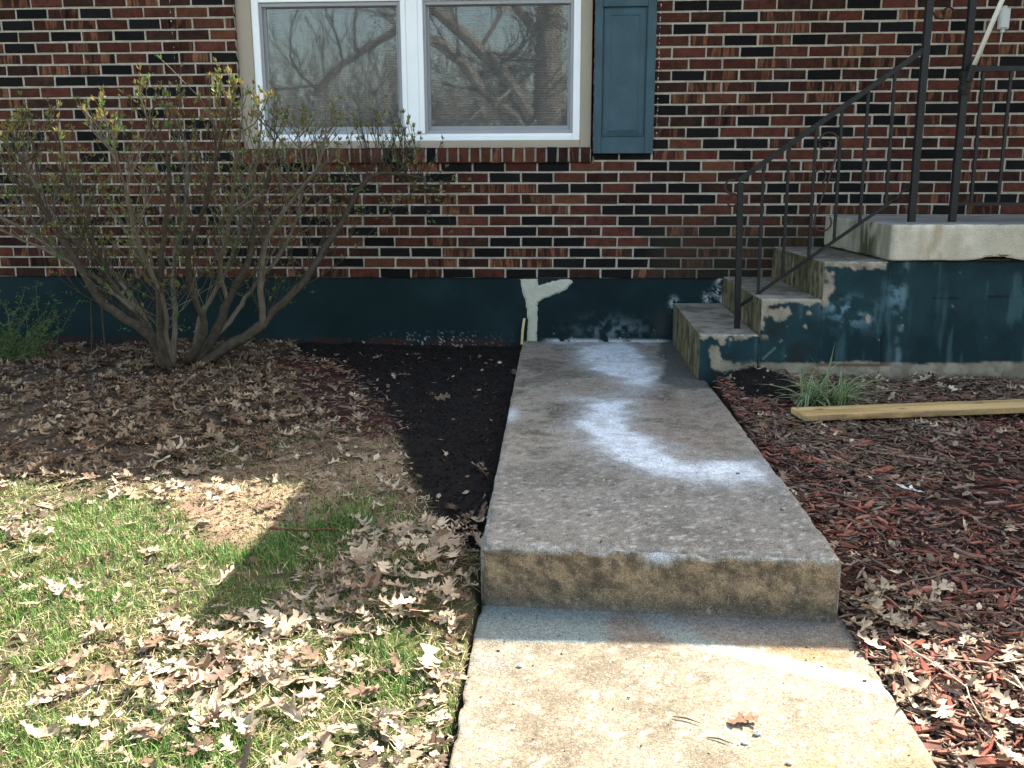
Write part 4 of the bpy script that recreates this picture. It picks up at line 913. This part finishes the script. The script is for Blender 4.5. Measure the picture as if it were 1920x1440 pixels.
A2, B2, C2 = batch(V * [1, 1.6, 2.2], Fc, rotm(RNG.uniform(0, 6.28, n_), RNG.normal(0, .5, n_), RNG.normal(0, .5, n_), np.exp(RNG.normal(math.log(.007), .5, n_)).clip(.003, .022)), np.stack([dx_, dy_, gz(dx_, dy_) + RNG.uniform(-.002, .004, n_)], -1), cd2)
A, B, C_ = np.concatenate([A, A2]), np.concatenate([B, B2 + len(A)]), np.concatenate([C_, C2])
tag(mesh_np('soil_crumbs', A, B, M_CHIPV, ground, C_), kind='stuff')

# =================================================================== GRASS AND STRAW
def grass_density(x, y):
    p = np.stack([x, y, 0 * x], -1); n1 = fbm(p, 2.6, 3, 91.); n2 = fbm(p, 9, 3, 92.)
    d = ss(n1 * .55 + n2 * .45, .42, .54) * 1.1 + .08
    d *= ss(-y, 2.45, 2.75); d = np.where(sdf(x, y, DIRT) < 0, .07 * ss(n2, .5, .6), d)
    for (cx_, cy_, r_, k_) in ((-.62, -2.20, .13, 1.2), (-.46, -2.05, .10, .9), (-.80, -2.78, .09, 1.3), (-.28, -2.55, .08, .8), (.02, -2.80, .16, .9), (.10, -3.25, .25, .5), (-.05, -3.1, .2, .6), (.47, -3.72, .10, 1.6), (.43, -3.85, .12, 1.4), (.22, -2.40, .08, .4), (-.15, -3.85, .2, .7), (-2.4, -.1, .3, .4)):
        d = np.maximum(d, k_ * np.exp(-((x - cx_) ** 2 + (y - cy_) ** 2) / r_ ** 2))
    d = np.where(sdf(x, y, BLACK) < .0, 0, d)
    d = np.where(x > .535, 0, d)
    return d
NG = 300000
x = RNG.uniform(-3.2, .54, NG); y = RNG.uniform(-5.2, -1.7, NG); k = RNG.random(NG) < grass_density(x, y) * .8; x, y = x[k], y[k]; n_ = len(x)
gn = fbm(np.stack([x, y, 0 * x], -1), 3.2, 3, 95.)
straw = RNG.random(n_) < (.68 - .42 * ss(gn, .42, .58)) * (1 - .75 * ss(-sdf(x, y, CLR), -.06, .06)); H_ = RNG.uniform(.014, .042, n_) * (.7 + .7 * ss(gn, .4, .65)); H_ = np.where(straw, H_ * .8, H_)
lean = np.abs(RNG.normal(0, .55, n_)) + np.where(straw, .55, .15); az = RNG.uniform(0, 6.283, n_); wv = RNG.uniform(.0009, .0019, n_)
dirx, diry = np.cos(az), np.sin(az); pxn, pyn = -diry, dirx; z0 = gz(x, y) - .002
V = np.zeros((n_, 5, 3)); s1_, s2_ = np.sin(lean * .6), np.sin(np.minimum(lean * 1.3, 1.6)); c1_, c2_ = np.cos(lean * .6), np.cos(np.minimum(lean * 1.3, 1.6))
mx, mz = H_ * .5 * s1_, H_ * .5 * c1_; tx, tz = mx + H_ * .5 * s2_, mz + H_ * .5 * c2_
for k, (ox, oz, ww) in enumerate(((0, 0, -1), (0, 0, 1), (mx, mz, -.8), (mx, mz, .8), (tx, tz, 0))):
    V[:, k, 0] = x + dirx * ox + pxn * wv * ww; V[:, k, 1] = y + diry * ox + pyn * wv * ww; V[:, k, 2] = z0 + oz
GC = np.array([(.075, .165, .035), (.13, .235, .05), (.05, .12, .03), (.19, .28, .08)])[RNG.integers(0, 4, n_)]; SCl = np.array([(.48, .40, .21), (.36, .29, .16), (.55, .47, .29)])[RNG.integers(0, 3, n_)]
gc = np.where(straw[:, None], SCl, GC) * RNG.uniform(.75, 1.25, (n_, 1))
Fg = (np.array([(0, 1, 3), (0, 3, 2), (2, 3, 4)])[None] + (np.arange(n_) * 5)[:, None, None]).reshape(-1, 3)
gr = mesh_np('grass', V.reshape(-1, 3), Fg, M_GRASS, None, np.repeat(gc, 5, 0)); tag(gr, 'patchy green lawn grass mixed with straw-coloured dead blades', 'grass', kind='stuff')
# dead thatch lying flat, left lawn and right bed
NT = 50000
x = RNG.uniform(-3.2, 3.2, NT); y = RNG.uniform(-5.0, -1.2, NT); lft = x < .53
k = np.where(lft, RNG.random(NT) < ss(-y, 2.2, 2.6) * np.where(sdf(x, y, BLACK) < 0, 0, .75 + .25 * (y < -2.6)) * (1 - .7 * (sdf(x, y, CLR) < .02)) + .05 * (sdf(x, y, BLACK) > 0), (x > 1.58) & (RNG.random(NT) < .06)); x, y = x[k], y[k]; n_ = len(x)
L_ = RNG.uniform(.02, .075, n_); tV = np.array([(-.5, -.011, 0), (-.5, .011, 0), (0, -.016, .035), (0, .016, .035), (.5, 0, 0)]); tF = np.array([(0, 2, 1), (1, 2, 3), (2, 4, 3)])
cols = np.array([(.42, .35, .20), (.34, .27, .16), (.50, .43, .29), (.24, .19, .12)])[RNG.integers(0, 4, n_)]
A, B, C_ = batch(tV, tF, rotm(RNG.uniform(0, 6.28, n_), RNG.normal(0, .25, n_), RNG.normal(0, .2, n_), L_), np.stack([x, y, gz(x, y) + RNG.uniform(.003, .016, n_)], -1), cols)
tag(mesh_np('straw', A, B, M_LEAFV, ground, C_), kind='stuff')
# grit on the slabs
NGt = 2200
x = RNG.uniform(.57, 1.53, NGt); y = RNG.uniform(-4.6, -.05, NGt); hi_ = y > -3.37; k = ~((np.abs(y + 3.41) < .05)) & ~((y > -1.2) & (x > 1.46)) & (RNG.random(NGt) < np.where(hi_, .30 + .5 * ss(-y, 2.3, 3), .55)); x, y, hi_ = x[k], y[k], hi_[k]; n_ = len(x)
cols = np.where((RNG.random(n_) < .55)[:, None], np.array([[.42, .40, .37]]), np.array([[.11, .085, .065]])) * RNG.uniform(.6, 1.3, (n_, 1)); S_ = np.exp(RNG.normal(math.log(.0032), .55, n_)).clip(.0015, .013)
V, Fc = CG[3]; A, B, C_ = batch(V * [1, 2.6, 5], Fc, rotm(RNG.uniform(0, 6.28, n_), 0 * x, 0 * x, S_), np.stack([x, y, np.where(hi_, -.407, -.597) + S_ * .15], -1), cols)
tag(mesh_np('grit', A, B, M_CHIPV, None, C_), 'loose grit, pebbles and crumbs scattered over the concrete walkway', 'grit', kind='stuff')

# twigs and pale stems lying in the right bed
def stem(pts, r, mat, label, cat, group=None, name='dry_stem'):
    m_ = MB(); P = [Vector(p) for p in pts]; Q = []
    for i in range(len(P) - 1):
        for t in (0, .33, .66): q = P[i].lerp(P[i + 1], t); q += Vector((random.uniform(-1, 1), random.uniform(-1, 1), random.uniform(-.5, .5))) * .004; Q.append(q)
    Q.append(P[-1]); m_.tube(Q, [r * (1 - .5 * i / len(Q)) for i in range(len(Q))], 6)
    o = m_.build(name, mat, None, True); tag(o, label, cat, group); return o
M_STRAWST = pm('pale_stem', (.34, .27, .20), .2, 30, .7, .2, 90)
def gp(x, y, h): return (x, y, float(gz(x, y)) + h)
stem([gp(1.66, -3.60, .03), gp(1.69, -3.72, .045), gp(1.735, -3.82, .04), gp(1.73, -3.93, .025)], .0026, M_STRAWST, 'pale dry stem rising beside the sunlit right edge of the lower slab', 'stem')
stem([gp(1.86, -3.78, .05), gp(1.865, -3.95, .040), gp(1.91, -4.1, .035), gp(1.90, -4.28, .03)], .0034, M_STRAWST, 'thick pale dead stem pointing toward the viewer in the sunlit mulch corner', 'stem')
stem([gp(1.66, -3.66, .02), gp(1.85, -3.72, .045), gp(2.05, -3.67, .035), gp(2.3, -3.74, .02)], .0019, M_STRAWST, 'long thin reddish stem lying crosswise on the sunlit mulch', 'stem')
stem([gp(1.62, -3.40, .03), gp(1.80, -3.30, .03), gp(1.98, -3.22, .03), gp(2.10, -3.30, .02)], .0030, M_TWIG, 'grey-brown twig across the shaded mulch near the slab corner', 'twig', name='twig')
stem([gp(1.60, -2.62, .03), gp(1.78, -2.74, .03), gp(2.0, -2.72, .025)], .0030, M_TWIG, 'dark twig beside the slab edge in front of the white leaf', 'twig', name='twig')
stem([gp(-.22, -2.93, .02), gp(-.10, -2.95, .025), gp(.02, -2.94, .02)], .0045, pm('red_twig', (.13, .03, .022), .2, 30, .7, .2, 90), 'short dark red stick lying in the shaded grass', 'stick', name='stick')
stem([gp(-.72, -2.42, .01), gp(-.69, -2.46, .04), gp(-.66, -2.50, .075)], .0028, M_STRAWST, 'straw-coloured stub standing at the edge of the sunlight', 'stem')
for i, (a, b, lb) in enumerate((((1.035, -3.930), (1.095, -3.955), 'brown bark sliver on the lower slab left of the tan leaf'), ((1.10, -4.005), (1.155, -4.03), 'short dark sliver on the lower slab below the tan leaf'))):
    m_ = MB(); m_.tube([(a[0], a[1], -.594), ((a[0] + b[0]) / 2, (a[1] + b[1]) / 2 + .004, -.592), (b[0], b[1], -.593)], [.0012, .0024, .0008], 5); tag(m_.build('bark_sliver', M_TWIG), lb, 'sliver')
for i, (x_, y_, s_, lb) in enumerate(((1.182, -4.02, .012, 'white pebble on the sunny lower slab nearest the right edge'), (.675, -3.724, .013, 'white pebble near the left edge of the lower slab'), (1.215, -3.985, .014, 'flat pale stone chip beside the tan leaf on the lower slab'), (1.262, -4.085, .011, 'tiny white stone at the bottom of the lower slab'))):
    rr = random.Random(i); V, Fc = [], []
    for a in range(5):
        for b in range(8):
            th = math.pi * (a + .5) / 5; ph = 2 * math.pi * b / 8; q = s_ * .7 * rr.uniform(.8, 1.15); V.append((q * math.sin(th) * math.cos(ph), q * .8 * math.sin(th) * math.sin(ph), q * .55 * math.cos(th)))
    for a in range(4):
        for b in range(8): Fc.append((a * 8 + b, a * 8 + (b + 1) % 8, a * 8 + 8 + (b + 1) % 8, a * 8 + 8 + b))
    Fc.append(tuple(range(8))); Fc.append(tuple(reversed(range(32, 40))))
    o = mesh_np('pebble', V, Fc, M_TRIM, smooth=True); o.location = (x_, y_, -.598 + s_ * .28); tag(o, lb, 'pebble')

# =================================================================== PLANTS
def twig_path(p, d, L, n, wob, rr, upb=.0):
    P = [Vector(p)]; d = Vector(d).normalized()
    for i in range(n):
        d = (d + Vector((rr.uniform(-wob, wob), rr.uniform(-wob, wob), rr.uniform(-wob, wob) + upb))).normalized(); P.append(P[-1] + d * (L / n))
    return P, d
leafV = np.array([(0, 0, 0), (.16, .45, .05), (0, 1, -.05), (-.16, .45, .05), (0, .45, 0)]); leafF = np.array([(0, 1, 4), (4, 1, 2), (0, 4, 3), (3, 4, 2)])
def orient(d, rr):
    d = Vector(d).normalized(); q = d.to_track_quat('Y', 'Z').to_matrix(); sp = Matrix.Rotation(rr.uniform(0, 6.28), 3, 'Y'); return np.array(q @ sp)
LIMBS = {
'A1':[(-1.503, -0.82, -0.436), (-1.512, -0.862, -0.319), (-1.569, -0.916, -0.203), (-1.753, -0.976, -0.046), (-1.832, -1.04, 0.165), (-1.915, -1.107, 0.396), (-1.966, -1.177, 0.589), (-1.981, -1.25, 0.799)],
'A2':[(-1.489, -0.85, -0.43), (-1.505, -0.873, -0.302), (-1.613, -0.904, -0.115), (-1.703, -0.937, 0.038), (-1.79, -0.973, 0.332), (-1.863, -1.011, 0.56), (-1.868, -1.05, 0.779)],
'A3':[(-1.471, -0.85, -0.43), (-1.463, -0.932, -0.291), (-1.419, -1.037, -0.094), (-1.331, -1.155, 0.177), (-1.223, -1.28, 0.456), (-1.134, -1.412, 0.713), (-1.158, -1.55, 0.914)],
'A4':[(-1.478, -0.82, -0.436), (-1.438, -0.933, -0.26), (-1.372, -1.08, -0.001), (-1.396, -1.243, 0.266), (-1.35, -1.417, 0.512), (-1.311, -1.6, 0.781)],
'A5':[(-1.59, -0.92, -0.108), (-1.792, -0.959, 0.099), (-2.04, -0.972, 0.246), (-2.288, -0.985, 0.362), (-2.439, -1.0, 0.505)],
'A6':[(-1.74, -.97, -0.043), (-1.915, -0.943, 0.156), (-2.181, -0.869, 0.327), (-2.519, -0.788, 0.5), (-2.701, -0.7, 0.737)],
'B1':[(-1.385, -0.7, -0.428), (-1.252, -0.723, -0.27), (-1.129, -0.754, -0.041), (-1.011, -0.787, 0.144), (-0.923, -0.823, 0.383), (-0.836, -0.861, 0.613), (-0.75, -0.9, 0.862)],
'B2':[(-1.37, -0.7, -0.443), (-1.143, -0.682, -0.308), (-0.985, -0.659, -0.216), (-0.942, -0.633, -0.15), (-0.767, -0.606, 0.004), (-0.639, -0.577, 0.188), (-0.478, -0.546, 0.432), (-0.353, -0.515, 0.627), (-0.187, -0.483, 0.657), (-0.037, -0.45, 0.627)],
'B3':[(-0.978, -0.66, -0.212), (-0.953, -0.712, 0.016), (-0.91, -0.753, 0.232), (-0.777, -0.799, 0.44), (-0.572, -0.848, 0.669), (-0.485, -0.9, 0.861)],
'B4':[(-1.24, -0.72, -0.26), (-1.133, -0.677, -0.145), (-1.039, -0.646, -0.008), (-0.847, -0.613, 0.221), (-0.752, -0.577, 0.433), (-0.72, -0.539, 0.643), (-0.748, -0.5, 0.912)],
'B5':[(-1.411, -0.75, -0.418), (-1.25, -0.837, -0.214), (-1.25, -0.951, -0.017), (-1.216, -1.076, 0.226), (-1.064, -1.211, 0.454), (-0.938, -1.353, 0.663), (-0.798, -1.5, 0.915)],
'B6':[(-1.142, -0.75, -0.046), (-1.124, -0.877, 0.152), (-0.977, -1.081, 0.394), (-0.849, -1.308, 0.638), (-0.706, -1.55, 0.899)],
'B7':[(-1.393, -0.68, -0.432), (-1.358, -0.639, -0.183), (-1.215, -0.587, 0.063), (-1.121, -0.528, 0.339), (-1.042, -0.466, 0.645), (-0.991, -0.4, 1.00)],
'A7':[(-1.50, -0.75, -0.44), (-1.492, -0.664, -0.18), (-1.501, -0.617, 0.128), (-1.434, -0.565, 0.433), (-1.416, -0.509, 0.736), (-1.463, -0.45, 0.98)],
'A8':[(-1.54, -0.8, -0.33), (-1.747, -0.642, -0.058), (-1.928, -0.567, 0.122), (-2.211, -0.483, 0.337), (-2.423, -0.394, 0.649), (-2.481, -0.3, 0.85)],
}
RAD = {'A1': .034, 'A2': .026, 'A3': .024, 'A4': .018, 'A5': .012, 'A6': .012, 'B1': .028, 'B2': .032, 'B3': .018, 'B4': .014, 'B5': .022, 'B6': .012, 'B7': .016, 'A7': .015, 'A8': .014}
shrub = empty('flowering_shrub', (-1.43, -.78, -.44)); tag(shrub, 'leafing bare-stemmed shrub with spreading grey branches growing against the brick wall', 'shrub'); sv = Vector((1.43, .78, .44))
LfM, LfL, LfC = [], [], []
def add_leaf(p, d, s_, col, rr):
    LfM.append(orient(d, rr) * s_); LfL.append(p); LfC.append(col)
def sprig(tb, p, d, L, r, rr, depth, tuft=True):
    P, dl = twig_path(p, d, L, 4, .13, rr, .05)
    tb.tube(P, [r * (1 - .6 * i / (len(P) - 1)) for i in range(len(P))], 4, False)
    if depth > 0:
        for k in range(rr.randint(1, 3)):
            i = rr.randint(1, len(P) - 2); q = P[i].lerp(P[i + 1], rr.random()); dd = (dl + Vector((rr.uniform(-.7, .7), rr.uniform(-.6, .6), rr.uniform(-.1, .6)))).normalized()
            sprig(tb, q, dd, L * rr.uniform(.4, .7), r * .65, rr, depth - 1)
    tip = P[-1]
    olive = (rr.uniform(.16, .24), rr.uniform(.15, .20), .06); green = (.10, rr.uniform(.17, .24), .045)
    if tuft:
        gcol = olive if rr.random() < .82 else green
        for k in range(rr.randint(3, 6)):
            dv = (dl * .9 + Vector((rr.uniform(-.7, .7), rr.uniform(-.7, .7), rr.uniform(-.1, .5)))).normalized(); add_leaf(tip, dv, rr.uniform(.018, .036), gcol, rr)
        for i in range(1, len(P)):
            for k in range(rr.choice((0, 0, 0, 1))):
                q = P[i - 1].lerp(P[i], rr.random()); dv = (dl * .5 + Vector((rr.uniform(-1, 1), rr.uniform(-1, 1), rr.uniform(-.2, .6)))).normalized(); add_leaf(q, dv, rr.uniform(.010, .026), gcol, rr)
for kk, (key, pts) in enumerate(LIMBS.items()):
    rr = random.Random(300 + kk); tb = MB(); P = [Vector(p) for p in pts]; rad = RAD[key]
    # resample with wobble
    Q, n = [], len(P)
    for i in range(n - 1):
        p0, p1, p2, p3 = P[max(i - 1, 0)], P[i], P[i + 1], P[min(i + 2, n - 1)]
        for t in (0, .25, .5, .75):
            q = .5 * ((2 * p1) + (p2 - p0) * t + (2 * p0 - 5 * p1 + 4 * p2 - p3) * t * t + (3 * p1 - p0 - 3 * p2 + p3) * t ** 3)
            Q.append(q + Vector((rr.uniform(-1, 1), rr.uniform(-1, 1), rr.uniform(-1, 1))) * .006)
    Q.append(P[-1]); m_ = len(Q); rads = [max(.0028, rad * (1 - i / (m_ - 1)) ** .75 + .0025) * rr.uniform(.92, 1.1) for i in range(m_)]
    tb.tube(Q, rads, 8, True)
    for i in range(int(m_ * .28), m_):
        frac = i / m_; nb = rr.choice((1, 1, 2, 2, 3))
        for k in range(nb):
            q = Q[i]; side = Vector((rr.uniform(-.8, .8), rr.uniform(-.7, .5), rr.uniform(.3, 1.1)))
            if key in ('B2',) and frac > .75: side = Vector((rr.uniform(-.5, .5), rr.uniform(-.3, .3), rr.uniform(.5, 1.1)))
            zlim = (1.20 if rr.random() < .15 else .98) - q.z; L = min(rr.uniform(.16, .48) * (1.0 if frac > .4 else .8), max(.12, zlim * rr.uniform(.6, 1.0)))
            sprig(tb, q, side.normalized(), L, rr.uniform(.0022, .0045), rr, 2 if rr.random() < .2 else 1 if rr.random() < .75 else 0)
    if key == 'B2':   # drooping feathery end of the long arm
        for k in range(46):
            q = Q[-1 - rr.randint(0, 9)]; sprig(tb, q, Vector((rr.uniform(-.6, .8), rr.uniform(-.5, .3), rr.uniform(-1.1, .7))).normalized(), rr.uniform(.12, .28), .0020, rr, 1)
    o = tb.build('stem', M_BARK if rad > .02 else M_TWIG, shrub, True); o.location = sv
# long shoots that reach forward past the eave's shadow
rr = random.Random(91); tb = MB()
for (a, b) in (((-1.158, -1.50, .80), (-1.105, -1.72, 1.00)), ((-1.311, -1.58, .74), (-1.255, -1.75, .885)), ((-.86, -1.45, .80), (-.745, -1.70, 1.01)), ((-.80, -1.5, .86), (-.68, -1.72, 1.00)), ((-.72, -1.52, .84), (-.54, -1.74, .925)), ((-1.30, -1.58, .66), (-1.205, -1.80, .80)), ((-1.92, -1.2, .62), (-1.72, -1.85, .83)), ((-1.6, -1.4, .5), (-1.45, -1.80, .81))):
    a, b = Vector(a), Vector(b); tb = MB(); tb.tube([a, a.lerp(b, .5) + Vector((.01, -.02, -.02)), b], [.0035, .003, .002], 5, False); dl = (b - a).normalized() + Vector((0, 0, .6))
    for j in range(5): sprig(tb, a.lerp(b, .45 + .13 * j), (dl + Vector((rr.uniform(-.35, .35), rr.uniform(-.4, .2), .3))).normalized(), rr.uniform(.05, .11), .0024, rr, 1)
    o = tb.build('shoot', M_TWIG, shrub); o.location = sv
# bright spring clusters inside the bush
rr = random.Random(5)
for k in range(130):
    key = rr.choice(list(LIMBS.keys())); pts = LIMBS[key]; i = rr.randint(1, len(pts) - 2); q = Vector(pts[i]).lerp(Vector(pts[i + 1]), rr.random()) + Vector((rr.gauss(0, .13), rr.gauss(0, .10), rr.gauss(0, .09)))
    if q.z < -.30: continue
    for j in range(rr.randint(5, 11)):
        add_leaf(q + Vector((rr.gauss(0, .018), rr.gauss(0, .018), rr.gauss(0, .010))), Vector((rr.uniform(-1, 1), rr.uniform(-1, 1), rr.uniform(-.2, .5))), rr.uniform(.010, .024), (.105, rr.uniform(.18, .25), .045), rr)
A, B, C_ = batch(leafV, leafF, np.array(LfM), np.array([tuple(q) for q in LfL]), np.array(LfC)); o = mesh_np('leaves', A, B, M_GREEN, shrub, C_); o.location = sv; tag(o, kind='stuff')

# low green weedy shrub at the left frame edge
ls = empty('small_shrub', (-2.55, -.45, -.45)); tag(ls, 'low leafy green shrub by the foundation at the far left edge', 'shrub'); LfM, LfL, LfC = [], [], []
tb = MB(); rr = random.Random(77)
for k in range(75):
    p = Vector((-2.66 + rr.gauss(0, .10), -.50 + rr.gauss(0, .10), -.46)); d = Vector((rr.uniform(-.9, .9), rr.uniform(-.7, .5), rr.uniform(.3, 1.0))).normalized(); P, dl = twig_path(p, d, rr.uniform(.2, .5), 6, .22, rr)
    tb.tube(P, [.0028 * (1 - .6 * i / 6) for i in range(7)], 4, False)
    for i in range(1, 7):
        for j in range(9): add_leaf(P[i] + Vector((rr.gauss(0, .012), rr.gauss(0, .012), rr.gauss(0, .01))), Vector((rr.uniform(-1, 1), rr.uniform(-1, 1), rr.uniform(-.3, .6))), rr.uniform(.012, .030), (.075, rr.uniform(.13, .20), .04), rr)
o = tb.build('stems', M_TWIG, ls); o.location = -Vector(ls.location)
A, B, C_ = batch(leafV, leafF, np.array(LfM), np.array([tuple(q) for q in LfL]), np.array(LfC)); o = mesh_np('leaves', A, B, M_GREEN, ls, C_); o.location = -Vector(ls.location); tag(o, kind='stuff')
# slender bare sapling stems behind the leaf pile
for i, (x_, h_, lb) in enumerate(((-2.12, .42, 'thin bare sapling stem left of the shrub, the taller one'), (-2.21, .26, 'short bare sapling stub left of the shrub, the shorter one'))):
    tb = MB(); P, dl = twig_path((x_, -.32, -.47), (.04, 0, 1), h_ + .1, 6, .06, rr); tb.tube(P, [.007 * (1 - .5 * k / 6) for k in range(7)], 6); o = tb.build('sapling', M_BARK); tag(o, lb, 'sapling')

# variegated strap-leaf clump in front of the steps
lir = empty('strap_leaf_plant', (1.97, -1.74, -.385)); tag(lir, 'clump of green and cream striped strap leaves behind the board end', 'plant'); rr = random.Random(9)
M_LIR = leafmat('strap_leaf', None, .3, .45)
for k in range(92):
    tall = k < 3
    az = rr.uniform(0, 6.28); L = rr.uniform(.14, .31) if not tall else (.29, .25, .22)[k]; wd_ = rr.uniform(.0042, .0072); out = rr.uniform(.5, 1.0)
    bx_ = Vector((rr.gauss(0, .035) + (rr.choice((-1, 0, 1)) * .055), rr.gauss(0, .03), 0)); th = rr.uniform(.35, 1.2) if not tall else rr.uniform(.02, .12); bend = rr.uniform(.7, 1.6) if not tall else (.1, .9, .3)[k]
    if tall: az = (.2, 3.3, 1.0)[k]; bx_ = Vector((0, 0, 0))
    hd = Vector((math.cos(az), math.sin(az) * .8, 0)); sd = Vector((-math.sin(az), math.cos(az), 0)); P = []; q = bx_.copy(); n = 8; a = th
    for i in range(n + 1):
        P.append(q.copy()); q = q + (hd * math.sin(a) + Vector((0, 0, 1)) * math.cos(a)) * (L / n); a += bend / n * (1.0 if i > 1 else .4)
        if q.z < .004: q.z = .004
    V, Fc, C_ = [], [], []
    for i, p in enumerate(P):
        w_ = wd_ * (1 - (i / n) ** 2.2) + .0004
        for s_ in (-1, -.45, 0, .45, 1): V.append(tuple(p + sd * w_ * s_ + Vector((0, 0, abs(s_) * w_ * .5)))); C_.append((.46, .48, .28) if abs(s_) == 1 else (.085, .17, .070))
    for i in range(n):
        for j in range(4): a_ = i * 5 + j; Fc.append((a_, a_ + 1, a_ + 6, a_ + 5))
    o = mesh_np('leaf', V, Fc, M_LIR, lir, np.array(C_), smooth=True)

# =================================================================== TREES across the yard (seen mirrored in the window panes)
def tree(name, base, H, r0, seed, label, limbs=None, group=None, spread=.55, levels=4, kids=(3, 5)):
    rr = random.Random(seed); t = empty(name, base); tag(t, label, 'tree', group); tb = MB(); cb = MB()
    def grow(p, d, L, r, lev, tgt):
        P, dl = twig_path(p, d, L, 5, .05 + .03 * (levels - lev), rr, .03); tgt.tube(P, [r * (1 - .45 * i / 5) for i in range(6)], 7 if r > .05 else 4 if r > .015 else 3, False)
        if lev <= 0: return
        for k in range(rr.randint(*kids)):
            f = rr.uniform(.35, 1.0); i = min(4, int(f * 5)); q = P[i].lerp(P[i + 1], f * 5 - i if i < 5 else 0)
            dd = (dl + Vector((rr.uniform(-1, 1), rr.uniform(-1, 1), rr.uniform(-.35, .75))) * spread * 1.6).normalized(); grow(q, dd, L * rr.uniform(.5, .78), r * rr.uniform(.35, .6), lev - 1, cb)
    if limbs:
        P = [Vector(p) for p in limbs[0]]; tb.tube(P, [r0 * (1.25, 1.0, .9, .8)[min(i, 3)] for i in range(len(P))], 12, True)
        for lp, lr in limbs[1:]:
            P = [Vector(p) for p in lp]; cb.tube(P, [lr * (1 - .5 * i / (len(P) - 1)) for i in range(len(P))], 8, False)
            for i in range(len(P) - 1):
                for k in range(3):
                    q = P[i].lerp(P[i + 1], rr.random()); grow(q, Vector((rr.uniform(-1, 1), rr.uniform(-1, 1), rr.uniform(-.4, 1))).normalized(), rr.uniform(.8, 1.8), lr * .28, 2, cb)
    else:
        P, dl = twig_path((0, 0, 0), (rr.uniform(-.06, .06), 0, 1), H * .45, 5, .05, rr); tb.tube(P, [r0 * (1 - .3 * i / 5) for i in range(6)], 9, True)
        for k in range(6): grow(P[rr.randint(2, 5)], Vector((rr.uniform(-1, 1), rr.uniform(-1, 1), rr.uniform(.3, 1))).normalized(), H * rr.uniform(.22, .36), r0 * rr.uniform(.35, .6), levels, cb)
    tb.build('trunk', M_TREE, t, True); cb.build('crown', M_TREE, t)
    return t
DT = -13.0 + .18
def tl(lst, y=0.0): return [(x - .43, y + dy, z + 1.0) for (x, dy, z) in lst]
tree('oak_tree', (.43, DT, -1.0), 12, .31, 11, 'big bare oak across the yard, mirrored in the right window pane', limbs=[
    tl([(.43, 0, -1.2), (.43, 0, .8), (.45, 0, 2.5), (.50, 0, 4.5), (.6, 0, 9)]),
    (tl([(.30, 0, 1.5), (-.05, .1, 2.15), (-.55, .2, 2.85), (-1.1, .2, 3.35), (-1.85, .3, 4.0), (-2.9, .3, 5.1)]), .17),
    (tl([(.20, 0, 1.2), (-.15, .1, 1.85), (-.80, .2, 2.35), (-1.15, .2, 2.80), (-1.5, .3, 3.2), (-2.4, .3, 3.6), (-3.6, .3, 2.9), (-4.2, .4, 2.3)]), .12),
    (tl([(.5, 0, 1.6), (1.0, .1, 2.1), (1.5, .1, 3.0), (1.9, .1, 4.2)]), .12),
    (tl([(.45, 0, 3.2), (-.2, -.1, 4.0), (-.5, -.1, 5.2)]), .12), (tl([(.5, 0, 4.2), (1.1, .1, 5.0), (1.6, .1, 6.5)]), .12)])
tp = [(-4.6, -20, 9, .16), (-1.9, -24, 10, .15), (2.9, -21, 10, .2), (5.2, -26, 11, .2), (-7.5, -27, 10, .2), (.4, -30, 9, .15), (-3.4, -33, 8, .15), (8.5, -30, 11, .2), (-11, -31, 11, .2)]

protos = []
TLB = ['small bare tree left of the mirrored oak', 'narrow bare tree behind the mirrored oak limbs', 'bare tree just right of the mirrored oak trunk', 'tall bare tree farther right across the yard', 'bare tree at the far left across the yard', 'faint bare tree directly behind the mirrored oak', 'distant small bare tree left of centre across the yard', 'bare tree at the far right across the yard', 'outermost left bare tree beyond the yard']
for i, (x_, y_, h_, r_) in enumerate(tp):
    z_ = float(gz(np.array([x_]), np.array([y_]))[0]) - .05
    if i < 4: t_ = tree('bare_tree', (x_, y_, z_), h_ * .62, r_, 40 + i, TLB[i], group='bare trees across the yard', levels=4); protos.append(t_)
    else:
        t_ = copy_tree(protos[i % 4]); t_.location = (x_, y_, z_); t_.rotation_euler = (0, 0, i * 1.3); t_['label'] = TLB[i]
# brushy thicket line along the far edge of the yard
rr = random.Random(21); tb = MB()
for k in range(3000):
    x_ = rr.uniform(-16, 14); y_ = -36 + rr.gauss(0, 1.5); P, dl = twig_path((x_, y_, -2.0), (rr.uniform(-.4, .4), rr.uniform(-.3, .3), 1), rr.choice((rr.uniform(3, 6), rr.uniform(5, 10.5))), 5, .16, rr); tb.tube(P, [.03 * (1 - .7 * i / 5) for i in range(6)], 3, False)
    for j in range(6):
        i = rr.randint(1, 4); Q, _ = twig_path(P[i], (rr.uniform(-1, 1), rr.uniform(-1, 1), rr.uniform(0, 1)), rr.uniform(.5, 1.4), 3, .3, rr); tb.tube(Q, .012, 3, False)
o = tb.build('thicket', M_TREE); tag(o, 'far bare brushy thicket along the yard edge', 'thicket', kind='stuff')
